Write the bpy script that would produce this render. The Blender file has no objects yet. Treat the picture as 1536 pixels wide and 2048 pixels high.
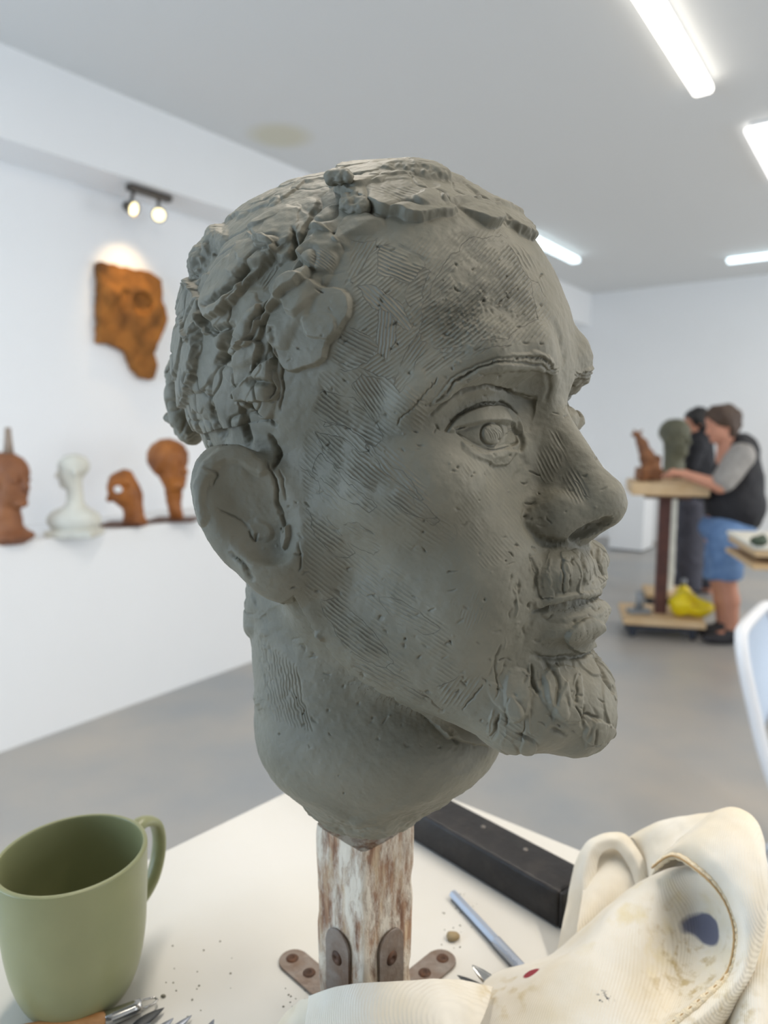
import bpy, bmesh, math, random
import numpy as np
from mathutils import Vector, Matrix

sc = bpy.context.scene
COL = sc.collection
R = math.radians

# ------------------------------------------------------------------ camera
F_PX, CX, CY = 1420.0, 768.0, 1024.0
CAM = np.array([0.0, 0.0, 1.55])
PITCH = math.atan(171.0 / F_PX)
cam_d = bpy.data.cameras.new('camera')
cam_d.sensor_fit = 'VERTICAL'
cam_d.sensor_height = 36.0
cam_d.lens = F_PX / 2048.0 * 36.0
cam_d.clip_start = 0.01
cam_d.dof.use_dof = True
cam_d.dof.focus_distance = 0.335
cam_d.dof.aperture_fstop = 7.6
cam_o = bpy.data.objects.new('camera', cam_d)
cam_o.location = CAM
cam_o.rotation_euler = (math.pi / 2 - PITCH, 0, 0)
COL.objects.link(cam_o)
sc.camera = cam_o

# ------------------------------------------------------------------ colour management, world, daylight
sc.view_settings.view_transform = 'Standard'
sc.view_settings.look = 'None'
sc.view_settings.gamma = 1.0
sc.view_settings.use_curve_mapping = False
sc.view_settings.exposure = 0.08
sc.cycles.use_denoising = True
sc.cycles.max_bounces = 5
sc.cycles.diffuse_bounces = 4
sc.cycles.glossy_bounces = 2
sc.cycles.caustics_reflective = False
sc.cycles.caustics_refractive = False
sc.cycles.use_adaptive_sampling = True
sc.cycles.adaptive_threshold = 0.05
sc.cycles.sample_clamp_indirect = 6.0
world = bpy.data.worlds.new('world'); sc.world = world
world.use_nodes = True
wn = world.node_tree.nodes; wl = world.node_tree.links
bg = wn['Background']
bg.inputs['Color'].default_value = (0.75, 0.87, 1.0, 1)
bg.inputs['Strength'].default_value = 1.0

# room axes: UD runs along the long left wall, ND points from that wall into the room
YAW = R(36.0)
UD = np.array([math.sin(YAW), math.cos(YAW), 0.0])
ND = np.array([math.cos(YAW), -math.sin(YAW), 0.0])
def room(n, u, z):
    return ND * n + UD * u + np.array([0, 0, z])
def area_light(name, n, u, z, aim, sx, sy, power, colr):
    l = bpy.data.lights.new(name, 'AREA'); l.shape = 'RECTANGLE'; l.size = sx; l.size_y = sy
    l.energy = power; l.color = colr
    o = bpy.data.objects.new(name, l); COL.objects.link(o)
    o.location = room(n, u, z)
    o.rotation_euler = Vector(aim).to_track_quat('-Z', 'Y').to_euler()
    return o
N_LEFT, N_RIGHT, U_REAR, U_BACK, Z_CEIL = -3.98, 4.6, -2.6, 9.85, 3.376
area_light('daylight_right', N_RIGHT - 0.03, 2.6, 1.75, -ND, 5.6, 2.5, 58, (0.90, 0.95, 1.0))
area_light('added_far_fill', N_RIGHT - 0.03, 7.7, 1.6, -ND, 3.4, 2.6, 112, (0.93, 0.97, 1.0))  # fill light added to brighten the back wall, floor and ceiling at the far end
area_light('daylight_rear', -2.55, U_REAR + 0.03, 1.75, UD, 2.2, 2.3, 100, (0.60, 0.79, 1.0))
# unseen area lights added at ceiling height for overhead and far-room brightness
for _n, _u, _w in ((-0.99, 0.9, 27), (1.1, 0.9, 40), (1.6, 4.0, 34), (1.4, 7.2, 44)):
    area_light('unseen_ceiling_light', _n, _u, Z_CEIL - 0.08, (0, 0.001, -1), 0.16, 1.7, _w, (1.0, 0.91, 0.79))

# ------------------------------------------------------------------ pixel rays (photo frame 1536 x 2048)
_cp, _sp = math.cos(PITCH), math.sin(PITCH)
def ray(x, y):
    a = (x - CX) / F_PX; b = -(y - CY) / F_PX
    return np.array([a, _cp + b * _sp, -_sp + b * _cp])
def at(x, y, Y):
    d = ray(x, y); return CAM + d * (Y / d[1])
def on_z(x, y, z):
    d = ray(x, y); return CAM + d * ((z - CAM[2]) / d[2])
def on_n(x, y, n):
    d = ray(x, y); return CAM + d * ((n - CAM @ ND) / (d @ ND))
def on_u(x, y, u):
    d = ray(x, y); return CAM + d * ((u - CAM @ UD) / (d @ UD))
def project(P):
    P = np.asarray(P) - CAM
    xc = P[..., 0]; yc = P[..., 1] * _cp - P[..., 2] * _sp; zc = P[..., 1] * _sp + P[..., 2] * _cp
    return CX + F_PX * xc / yc, CY - F_PX * zc / yc, yc
# ------------------------------------------------------------------ object helpers
def mesh_obj(name, V, Fs, mat=None, parent=None, smooth=False, loc=None):
    """one mesh object; V in world space unless a parent is given (then local to the parent's location)"""
    me = bpy.data.meshes.new(name)
    V = np.asarray(V, dtype=np.float64).reshape(-1, 3)
    if isinstance(Fs, np.ndarray):
        k = Fs.shape[1]; nf = len(Fs)
        me.vertices.add(len(V)); me.vertices.foreach_set('co', V.astype(np.float32).ravel())
        me.loops.add(nf * k); me.loops.foreach_set('vertex_index', Fs.astype(np.int32).ravel())
        me.polygons.add(nf); me.polygons.foreach_set('loop_start', np.arange(0, nf * k, k, dtype=np.int32))
        me.update(calc_edges=True); me.validate()
    else:
        me.from_pydata([tuple(v) for v in V], [], [tuple(f) for f in Fs])
    if smooth:
        me.polygons.foreach_set('use_smooth', np.ones(len(me.polygons), dtype=bool))
    me.update()
    o = bpy.data.objects.new(name, me); COL.objects.link(o)
    if mat is not None: me.materials.append(mat)
    if parent is not None: o.parent = parent
    if loc is not None: o.location = loc
    return o

def tag(o, label=None, cat=None, group=None, kind=None):
    if label: o['label'] = label
    if cat: o['category'] = cat
    if group: o['group'] = group
    if kind: o['kind'] = kind
    return o

def empty(name, loc, label=None, cat=None, rz=0.0, group=None):
    o = bpy.data.objects.new(name, None); COL.objects.link(o)
    o.location = loc; o.rotation_euler = (0, 0, rz); o.empty_display_size = 0.05
    return tag(o, label, cat, group)

def bm_obj(name, bm, mat=None, parent=None, smooth=False, loc=None, bevel=0.0, seg=2):
    if bevel > 0:
        bmesh.ops.bevel(bm, geom=list(bm.edges), offset=bevel, segments=seg, profile=0.5, affect='EDGES')
    bmesh.ops.recalc_face_normals(bm, faces=bm.faces)
    me = bpy.data.meshes.new(name); bm.to_mesh(me); bm.free()
    if smooth:
        me.polygons.foreach_set('use_smooth', np.ones(len(me.polygons), dtype=bool))
        try: me.set_sharp_from_angle(angle=R(40))
        except Exception: pass
    o = bpy.data.objects.new(name, me); COL.objects.link(o)
    if mat is not None: me.materials.append(mat)
    if parent is not None: o.parent = parent
    if loc is not None: o.location = loc
    return o

def axes_matrix(origin, x, y, z):
    return Matrix(((x[0], y[0], z[0], origin[0]), (x[1], y[1], z[1], origin[1]),
                   (x[2], y[2], z[2], origin[2]), (0, 0, 0, 1)))

def box(bm, c, s, M=None):
    """box of full size s at centre c, then transformed by M"""
    r = bmesh.ops.create_cube(bm, size=1.0)
    for v in r['verts']:
        v.co = Vector((v.co.x * s[0] + c[0], v.co.y * s[1] + c[1], v.co.z * s[2] + c[2]))
        if M is not None: v.co = M @ v.co
    return r['verts']

def room_box(name, n0, n1, u0, u1, z0, z1, mat, bevel=0.0):
    bm = bmesh.new()
    M = axes_matrix((0, 0, 0), ND, UD, (0, 0, 1))
    box(bm, ((n0 + n1) / 2, (u0 + u1) / 2, (z0 + z1) / 2), (abs(n1 - n0), abs(u1 - u0), abs(z1 - z0)), M)
    return bm_obj(name, bm, mat, bevel=bevel)

def frame_at(d, up=(0, 0, 1)):
    d = np.asarray(d, float); d = d / np.linalg.norm(d)
    u = np.asarray(up, float)
    if abs(d @ u) > 0.98: u = np.array([1.0, 0, 0])
    a = np.cross(u, d); a /= np.linalg.norm(a)
    return a, np.cross(d, a)

def tube(pts, rad, n=10, caps=True, flat=1.0, up=(0, 0, 1)):
    """swept tube -> V, F (list). rad scalar or list; flat squashes along second axis"""
    pts = np.asarray(pts, float); m = len(pts)
    rad = np.broadcast_to(np.asarray(rad, float), (m,))
    V = []; Fs = []
    a0 = None
    for i in range(m):
        d = pts[min(i + 1, m - 1)] - pts[max(i - 1, 0)]
        d = d / (np.linalg.norm(d) + 1e-12)
        if a0 is None: a, b = frame_at(d, up)
        else:
            a = a0 - d * (a0 @ d); a /= np.linalg.norm(a); b = np.cross(d, a)
        a0 = a
        for k in range(n):
            t = 2 * math.pi * k / n
            V.append(pts[i] + rad[i] * (math.cos(t) * a + math.sin(t) * flat * b))
    for i in range(m - 1):
        for k in range(n):
            k2 = (k + 1) % n
            Fs.append((i * n + k, i * n + k2, (i + 1) * n + k2, (i + 1) * n + k))
    if caps:
        Fs.append(tuple(range(n - 1, -1, -1))); Fs.append(tuple((m - 1) * n + k for k in range(n)))
    return V, Fs

def merge(parts):
    V = []; Fs = []
    for v, f in parts:
        o = len(V); V.extend(v); Fs.extend(tuple(i + o for i in q) for q in f)
    return V, Fs

def lathe(prof, n=48):
    V = []; Fs = []
    for (r, z) in prof:
        for k in range(n):
            t = 2 * math.pi * k / n; V.append((r * math.cos(t), r * math.sin(t), z))
    for i in range(len(prof) - 1):
        for k in range(n):
            k2 = (k + 1) % n
            Fs.append((i * n + k, i * n + k2, (i + 1) * n + k2, (i + 1) * n + k))
    return V, Fs

def crv(P, n, closed=False):
    """Catmull-Rom through points P (m,d) -> n samples"""
    P = np.asarray(P, float); m = len(P)
    t = np.linspace(0, m if closed else m - 1, n, endpoint=not closed)
    i = np.minimum(t.astype(int), m - 1 if closed else m - 2); s = (t - i)[:, None]
    g = (lambda k: P[k % m]) if closed else (lambda k: P[np.clip(k, 0, m - 1)])
    p0, p1, p2, p3 = g(i - 1), g(i), g(i + 1), g(i + 2)
    return 0.5 * (2 * p1 + (p2 - p0) * s + (2 * p0 - 5 * p1 + 4 * p2 - p3) * s ** 2 + (3 * p1 - p0 - 3 * p2 + p3) * s ** 3)

# ------------------------------------------------------------------ numpy noise
def _hash(ix, iy, iz, seed):
    h = (ix.astype(np.int64) * 374761393 + iy.astype(np.int64) * 668265263 + iz.astype(np.int64) * 2147483647 + seed * 1274126177) & 0xffffffff
    h = ((h ^ (h >> 13)) * 1274126177) & 0xffffffff
    h = (h ^ (h >> 16)) & 0xffffffff
    return h.astype(np.float64) / 4294967295.0
def vnoise(P, scale, seed=0):
    Q = np.asarray(P) / scale
    i = np.floor(Q).astype(np.int64); f = Q - i; f = f * f * (3 - 2 * f)
    out = 0
    for dx in (0, 1):
        wx = f[:, 0] if dx else 1 - f[:, 0]
        for dy in (0, 1):
            wy = f[:, 1] if dy else 1 - f[:, 1]
            for dz in (0, 1):
                wz = f[:, 2] if dz else 1 - f[:, 2]
                out = out + wx * wy * wz * _hash(i[:, 0] + dx, i[:, 1] + dy, i[:, 2] + dz, seed)
    return out * 2 - 1
def fbm(P, scale, octv=3, seed=0):
    a = 1.0; o = 0
    for k in range(octv):
        o = o + a * vnoise(P, scale / 2 ** k, seed + 17 * k); a *= 0.5
    return o
def sstep(a, b, x):
    t = np.clip((x - a) / (b - a), 0, 1); return t * t * (3 - 2 * t)

# ------------------------------------------------------------------ signed distance sculpting
class Field:
    def __init__(s, lo, hi, h):
        s.lo = np.array(lo, float); s.h = h
        s.n = [int(math.ceil((hi[k] - lo[k]) / h)) + 1 for k in range(3)]
        s.ax = [s.lo[k] + h * np.arange(s.n[k]) for k in range(3)]
        s.D = np.full(s.n, 40.0 * h, np.float32)
    def region(s, lo, hi):
        sl = []
        for k in range(3):
            a = max(0, int((lo[k] - s.lo[k]) / s.h) - 1); b = min(s.n[k], int((hi[k] - s.lo[k]) / s.h) + 3)
            sl.append(slice(a, max(a + 1, b)))
        X = s.ax[0][sl[0]][:, None, None].astype(np.float32); Y = s.ax[1][sl[1]][None, :, None].astype(np.float32); Z = s.ax[2][sl[2]][None, None, :].astype(np.float32)
        return tuple(sl), X, Y, Z
    def apply(s, sl, d, k, op):
        a = s.D[sl]
        if op == 'sub':
            d = -d
            if k > 0:
                hh = np.clip(0.5 - 0.5 * (d - a) / k, 0, 1) if False else np.clip(0.5 + 0.5 * (d - a) / k, 0, 1)
                s.D[sl] = a * (1 - hh) + d * hh + k * hh * (1 - hh)
            else: s.D[sl] = np.maximum(a, d)
        else:
            if k > 0:
                hh = np.clip(0.5 + 0.5 * (a - d) / k, 0, 1)
                s.D[sl] = a * (1 - hh) + d * hh - k * hh * (1 - hh)
            else: s.D[sl] = np.minimum(a, d)
    def ell(s, c, r, k=0, op='add', rot=None, clip=None):
        c = np.array(c, float); r = np.array(r, float); m = max(r) + 2 * k + 4 * s.h
        sl, X, Y, Z = s.region(c - m, c + m)
        X = X - c[0]; Y = Y - c[1]; Z = Z - c[2]
        if rot is not None:
            q = np.asarray(rot)      # rows are local axes
            X, Y, Z = (q[0][0] * X + q[0][1] * Y + q[0][2] * Z, q[1][0] * X + q[1][1] * Y + q[1][2] * Z, q[2][0] * X + q[2][1] * Y + q[2][2] * Z)
        k0 = np.sqrt((X / r[0]) ** 2 + (Y / r[1]) ** 2 + (Z / r[2]) ** 2)
        k1 = np.sqrt((X / r[0] ** 2) ** 2 + (Y / r[1] ** 2) ** 2 + (Z / r[2] ** 2) ** 2) + 1e-9
        d = k0 * (k0 - 1) / k1
        if clip is not None: d = np.maximum(d, clip(X, Y, Z))
        s.apply(sl, d, k, op)
    def cap(s, a, b, ra, rb=None, k=0, op='add', flat=None):
        a = np.array(a, float); b = np.array(b, float); rb = ra if rb is None else rb
        m = max(ra, rb) + 2 * k + 4 * s.h
        sl, X, Y, Z = s.region(np.minimum(a, b) - m, np.maximum(a, b) + m)
        d = b - a; L = d @ d + 1e-12
        t = np.clip(((X - a[0]) * d[0] + (Y - a[1]) * d[1] + (Z - a[2]) * d[2]) / L, 0, 1)
        q = np.sqrt((X - a[0] - t * d[0]) ** 2 + (Y - a[1] - t * d[1]) ** 2 + (Z - a[2] - t * d[2]) ** 2) - (ra + (rb - ra) * t)
        s.apply(sl, q, k, op)
    def path(s, pts, rads, k=0, op='add'):
        for i in range(len(pts) - 1): s.cap(pts[i], pts[i + 1], rads[i], rads[i + 1], k, op)
    def rbox(s, c, hs, rr, k=0, op='add', rot=None):
        c = np.array(c, float); m = np.linalg.norm(hs) + 2 * k + 4 * s.h
        sl, X, Y, Z = s.region(c - m, c + m)
        X = X - c[0]; Y = Y - c[1]; Z = Z - c[2]
        if rot is not None:
            q = np.asarray(rot)
            X, Y, Z = (q[0][0] * X + q[0][1] * Y + q[0][2] * Z, q[1][0] * X + q[1][1] * Y + q[1][2] * Z, q[2][0] * X + q[2][1] * Y + q[2][2] * Z)
        a = np.abs(X) - hs[0] + rr; b = np.abs(Y) - hs[1] + rr; e = np.abs(Z) - hs[2] + rr
        d = np.sqrt(np.maximum(a, 0) ** 2 + np.maximum(b, 0) ** 2 + np.maximum(e, 0) ** 2) + np.minimum(np.maximum(np.maximum(a, b), e), 0) - rr
        s.apply(sl, d, k, op)
    def fn(s, lo, hi, func, k=0, op='add'):
        sl, X, Y, Z = s.region(np.array(lo, float), np.array(hi, float))
        s.apply(sl, func(X, Y, Z).astype(np.float32), k, op)
    def mesh(s):
        D = s.D; ins = D < 0
        nx, ny, nz = D.shape
        cnt = np.zeros((nx - 1, ny - 1, nz - 1), np.int8)
        for a in (0, 1):
            for b in (0, 1):
                for c in (0, 1): cnt += ins[a:nx - 1 + a, b:ny - 1 + b, c:nz - 1 + c]
        act = (cnt > 0) & (cnt < 8)
        I = np.argwhere(act); m = len(I)
        idx = -np.ones(act.shape, np.int64); idx[act] = np.arange(m)
        acc = np.zeros((m, 3)); num = np.zeros(m)
        cor = [(a, b, c) for a in (0, 1) for b in (0, 1) for c in (0, 1)]
        vals = {c: D[I[:, 0] + c[0], I[:, 1] + c[1], I[:, 2] + c[2]].astype(np.float64) for c in cor}
        for c in cor:
            for ax in range(3):
                if c[ax] == 0:
                    e = list(c); e[ax] = 1; e = tuple(e)
                    va, vb = vals[c], vals[e]
                    x = (va < 0) != (vb < 0)
                    t = np.where(x, va / np.where(x, va - vb, 1), 0)
                    p = np.tile(np.array(c, float), (m, 1)); p[:, ax] += t
                    acc[x] += p[x]; num[x] += 1
        V = (I + acc / num[:, None]) * s.h + s.lo
        Q = []
        for ax in range(3):
            sh = [slice(None)] * 3; s1 = list(sh); s1[ax] = slice(0, -1); s2 = list(sh); s2[ax] = slice(1, None)
            A, B = ins[tuple(s1)], ins[tuple(s2)]
            E = np.argwhere(A != B)
            o1, o2 = [(1, 2), (2, 0), (0, 1)][ax]
            ok = (E[:, o1] > 0) & (E[:, o2] > 0) & (E[:, o1] < D.shape[o1] - 1) & (E[:, o2] < D.shape[o2] - 1)
            E = E[ok]
            def g(d1, d2):
                e = E.copy(); e[:, o1] += d1; e[:, o2] += d2
                return idx[e[:, 0], e[:, 1], e[:, 2]]
            q = np.stack([g(-1, -1), g(0, -1), g(0, 0), g(-1, 0)], 1)
            fl = ~A[E[:, 0], E[:, 1], E[:, 2]]
            q[fl] = q[fl][:, ::-1]
            Q.append(q)
        return V, np.concatenate(Q)

def tri(Q):
    return np.concatenate([Q[:, [0, 1, 2]], Q[:, [0, 2, 3]]])
def vnormals(V, T):
    n = np.cross(V[T[:, 1]] - V[T[:, 0]], V[T[:, 2]] - V[T[:, 0]])
    N = np.zeros_like(V)
    for k in range(3):
        for c in range(3): N[:, c] += np.bincount(T[:, k], n[:, c], len(V))
    return N / (np.linalg.norm(N, axis=1, keepdims=True) + 1e-12)
def edges_of(T, nv):
    e = np.concatenate([T[:, [0, 1]], T[:, [1, 2]], T[:, [2, 0]]]); e.sort(axis=1)
    key = e[:, 0].astype(np.int64) * nv + e[:, 1]
    u, inv = np.unique(key, return_inverse=True)
    return np.stack([u // nv, u % nv], 1), inv.reshape(3, -1).T
def relax(V, T, it=1, lam=0.5):
    E, _ = edges_of(T, len(V))
    deg = np.bincount(E.ravel(), minlength=len(V))[:, None] + 1e-9
    for k in range(it):
        for l in (lam, -lam * 1.04):
            S = np.zeros_like(V)
            for c in range(3):
                S[:, c] = np.bincount(E[:, 0], V[E[:, 1], c], len(V)) + np.bincount(E[:, 1], V[E[:, 0], c], len(V))
            V = V + l * (S / deg - V)
    return V
def refine(V, T, maxlen):
    """split every edge longer than maxlen(mid) once, conforming"""
    E, te = edges_of(T, len(V))
    mid = (V[E[:, 0]] + V[E[:, 1]]) / 2
    L = np.linalg.norm(V[E[:, 0]] - V[E[:, 1]], axis=1)
    cut = L > maxlen(mid, E)
    nid = -np.ones(len(E), np.int64); nid[cut] = len(V) + np.arange(cut.sum())
    V2 = np.concatenate([V, mid[cut]])
    c = cut[te]; k = c.sum(1); out = [T[k == 0]]
    m3 = nid[te]
    s = k == 3
    a, b, d = T[s].T; e, f, g = m3[s].T
    out += [np.stack(x, 1) for x in ((a, e, g), (e, b, f), (g, f, d), (e, f, g))]
    for r in range(3):
        o = [(r + i) % 3 for i in range(3)]
        s = (k == 1) & c[:, r]
        a, b, d = T[s][:, o].T; e = m3[s][:, r]
        out += [np.stack((a, e, d), 1), np.stack((e, b, d), 1)]
        s = (k == 2) & ~c[:, r]      # edges r+1 and r+2 cut
        a, b, d = T[s][:, o].T; f = m3[s][:, o[1]]; g = m3[s][:, o[2]]
        out += [np.stack((d, g, f), 1), np.stack((a, b, f), 1), np.stack((a, f, g), 1)]
    return V2, np.concatenate(out)

# ------------------------------------------------------------------ materials
def new_mat(name):
    m = bpy.data.materials.new(name); m.use_nodes = True
    nt = m.node_tree; return m, nt, nt.nodes['Principled BSDF']
def srgb(r, g, b):
    f = lambda c: (c / 255 / 12.92) if c / 255 <= 0.04045 else ((c / 255 + 0.055) / 1.055) ** 2.4
    return (f(r), f(g), f(b), 1.0)
def mat(name, c, rough=0.6, metal=0.0, spec=0.5, var=None, vscale=8.0, bump=0.0, bscale=60.0, detail=4.0, c2=None, lo=0.35, hi=0.65, stretch=None, emit=0.0, ecol=None):
    """principled with optional second noise colour and bump; object coordinates"""
    m, nt, p = new_mat(name)
    p.inputs['Base Color'].default_value = c
    p.inputs['Roughness'].default_value = rough; p.inputs['Metallic'].default_value = metal
    p.inputs['Specular IOR Level'].default_value = spec
    if emit:
        p.inputs['Emission Color'].default_value = ecol or c; p.inputs['Emission Strength'].default_value = emit
    tc = nt.nodes.new('ShaderNodeTexCoord'); src = tc.outputs['Object']
    if stretch:
        mp = nt.nodes.new('ShaderNodeMapping'); mp.inputs['Scale'].default_value = stretch
        nt.links.new(src, mp.inputs['Vector']); src = mp.outputs['Vector']
    if c2 is not None:
        nz = nt.nodes.new('ShaderNodeTexNoise'); nz.inputs['Scale'].default_value = vscale; nz.inputs['Detail'].default_value = detail
        nt.links.new(src, nz.inputs['Vector'])
        rp = nt.nodes.new('ShaderNodeValToRGB')
        rp.color_ramp.elements[0].position = lo; rp.color_ramp.elements[0].color = c
        rp.color_ramp.elements[1].position = hi; rp.color_ramp.elements[1].color = c2
        nt.links.new(nz.outputs['Fac'], rp.inputs['Fac']); nt.links.new(rp.outputs['Color'], p.inputs['Base Color'])
    if bump:
        nz = nt.nodes.new('ShaderNodeTexNoise'); nz.inputs['Scale'].default_value = bscale; nz.inputs['Detail'].default_value = 5
        nt.links.new(src, nz.inputs['Vector'])
        b = nt.nodes.new('ShaderNodeBump'); b.inputs['Strength'].default_value = bump; b.inputs['Distance'].default_value = 0.01
        nt.links.new(nz.outputs['Fac'], b.inputs['Height']); nt.links.new(b.outputs['Normal'], p.inputs['Normal'])
    return m
# ------------------------------------------------------------------ the room
M_wall = mat('white_wall_paint', (0.90, 0.90, 0.90, 1), 0.7, c2=(0.87, 0.87, 0.87, 1), vscale=0.8)
M_ceil = mat('ceiling_paint', (0.74, 0.74, 0.73, 1), 0.8)
M_rear_dark = mat('bounce_absorbing_rear_wall', (0.16, 0.16, 0.16, 1), 0.8)  # dark tone given to the unseen rear wall to limit bounce on the face
# brownish water stain on the ceiling
_nt = M_ceil.node_tree; _st = on_z(560, 272, Z_CEIL)
_tc = _nt.nodes.new('ShaderNodeTexCoord'); _sb = _nt.nodes.new('ShaderNodeVectorMath'); _sb.operation = 'SUBTRACT'; _sb.inputs[1].default_value = tuple(_st)
_ln = _nt.nodes.new('ShaderNodeVectorMath'); _ln.operation = 'LENGTH'; _mr = _nt.nodes.new('ShaderNodeMapRange'); _mr.inputs[1].default_value = 0.24; _mr.inputs[2].default_value = 0.12
_mx = _nt.nodes.new('ShaderNodeMix'); _mx.data_type = 'RGBA'; _mx.inputs[6].default_value = (0.74, 0.74, 0.73, 1); _mx.inputs[7].default_value = (0.67, 0.64, 0.52, 1)
_nt.links.new(_tc.outputs['Object'], _sb.inputs[0]); _nt.links.new(_sb.outputs[0], _ln.inputs[0]); _nt.links.new(_ln.outputs['Value'], _mr.inputs[0])
_nt.links.new(_mr.outputs[0], _mx.inputs[0]); _nt.links.new(_mx.outputs[2], _nt.nodes['Principled BSDF'].inputs['Base Color'])
M_floor = mat('painted_concrete', srgb(152, 153, 153), 0.36, c2=srgb(176, 168, 158), vscale=1.1, detail=6, lo=0.38, hi=0.68, bump=0.05, bscale=12)

def slab(name, n0, n1, u0, u1, z0, z1, m, **kw):
    return tag(room_box(name, n0, n1, u0, u1, z0, z1, m, **kw), kind='structure')
# spot heights from the photograph
N_LEDGE = float(on_z(0, 1505, 0) @ ND)
N_BULK = float(on_z(0, 85, Z_CEIL) @ ND)
Z_LEDGE = float(on_n(0, 1090, N_LEDGE)[2])
Z_BULK = float(on_n(0, 273, N_BULK)[2])
N_WALL = float(on_z(0, 322, Z_BULK) @ ND)
U_BACK = float(on_z(1180, 588, Z_CEIL) @ UD)
slab('floor', N_WALL - 0.2, N_RIGHT + 0.2, U_REAR - 0.2, U_BACK + 0.2, -0.1, 0.0, M_floor)
slab('ceiling', N_WALL - 0.2, N_RIGHT + 0.2, U_REAR - 0.2, U_BACK + 0.2, Z_CEIL, Z_CEIL + 0.1, M_ceil)
slab('wall_left', N_WALL - 0.15, N_WALL, U_REAR, U_BACK, 0, Z_CEIL, M_wall)
slab('wall_ledge', N_WALL, N_LEDGE, U_REAR, U_BACK, 0, Z_LEDGE, M_wall)
slab('wall_bulkhead', N_WALL, N_BULK, U_REAR, U_BACK, Z_BULK, Z_CEIL, M_wall)
slab('wall_back', N_WALL, N_RIGHT, U_BACK, U_BACK + 0.15, 0, Z_CEIL, M_wall)
def wall_with_hole(name, along, c0, c1, w0, w1, z0, z1, t0, t1, m=None):
    """wall along 'u' or 'n' from c0..c1 with a window hole w0..w1 x z0..z1, thickness t0..t1"""
    bm = bmesh.new(); M = axes_matrix((0, 0, 0), ND, UD, (0, 0, 1))
    for a, b, p, q in ((c0, w0, 0, Z_CEIL), (w1, c1, 0, Z_CEIL), (w0, w1, 0, z0), (w0, w1, z1, Z_CEIL)):
        if along == 'u': box(bm, ((t0 + t1) / 2, (a + b) / 2, (p + q) / 2), (t1 - t0, b - a, q - p), M)
        else: box(bm, ((a + b) / 2, (t0 + t1) / 2, (p + q) / 2), (b - a, t1 - t0, q - p), M)
    return tag(bm_obj(name, bm, m or M_wall), kind='structure')
wall_with_hole('wall_right', 'u', U_REAR, 5.7, -0.2, 5.4, 0.5, 3.0, N_RIGHT, N_RIGHT + 0.15)
wall_with_hole('wall_right_far', 'u', 5.7, U_BACK, 6.0, 9.4, 0.3, 2.9, N_RIGHT, N_RIGHT + 0.15)  # unseen opening added to go with the far-end fill light
wall_with_hole('wall_rear', 'n', N_WALL, N_RIGHT, -3.65, -1.45, 0.6, 2.9, U_REAR - 0.15, U_REAR, M_rear_dark)
# ------------------------------------------------------------------ ceiling lamps
def emitter(name, colr, strength):
    return mat(name, (0.9, 0.9, 0.9, 1), 0.5, emit=strength, ecol=colr)
M_white_metal = mat('white_powder_coat', (0.75, 0.75, 0.74, 1), 0.4)
M_dark_metal = mat('dark_bronze_metal', srgb(86, 80, 74), 0.4, metal=0.6)
def batten(name, p, along, length, width, depth, em, label, rim=0.0):
    """lamp under the ceiling: tray against the ceiling, rounded diffuser below"""
    a = along / np.linalg.norm(along); b = np.array([-a[1], a[0], 0.0])
    o_ = empty(name, p, label, 'ceiling light')
    M = axes_matrix((0, 0, 0), a, b, (0, 0, 1))
    bm = bmesh.new(); box(bm, (0, 0, -0.012), (length * 0.99, width * 0.8 + rim, 0.022), M); bm_obj('tray', bm, M_white_metal, o_)
    bm = bmesh.new(); box(bm, (0, 0, -0.025 - depth / 2), (length, width, depth), M); bm_obj('diffuser', bm, em, o_, bevel=min(0.02, depth * 0.42), seg=3, smooth=True)
    return o_
zc = Z_CEIL - 0.001
EM_A = emitter('warm_white_diffuser', (1.0, 0.95, 0.86, 1), 3.2)
EM_B = emitter('panel_diffuser', (1.0, 0.98, 0.95, 1), 2.0)
EM_C = emitter('cool_white_tube', (0.74, 0.92, 1.0, 1), 2.2)
batten('led_batten', room(-0.99, 3.42, zc), UD, 1.7, 0.10, 0.045, EM_A, 'long white glowing light batten at the top right of the ceiling')
batten('ceiling_light_panel', room(-0.62, 5.60, zc), UD, 1.25, 0.58, 0.03, EM_B, 'wide square-cornered glowing ceiling panel at the right edge', rim=0.06)
batten('tube_light', room(-2.99, 7.02, zc), UD, 1.25, 0.10, 0.05, EM_C, 'short cool white tube light on the ceiling beside the forehead')
batten('tube_light', room(-1.02, 8.62, zc), ND, 1.3, 0.10, 0.05, EM_C, 'cool white tube light near the far wall at the right edge')
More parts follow.
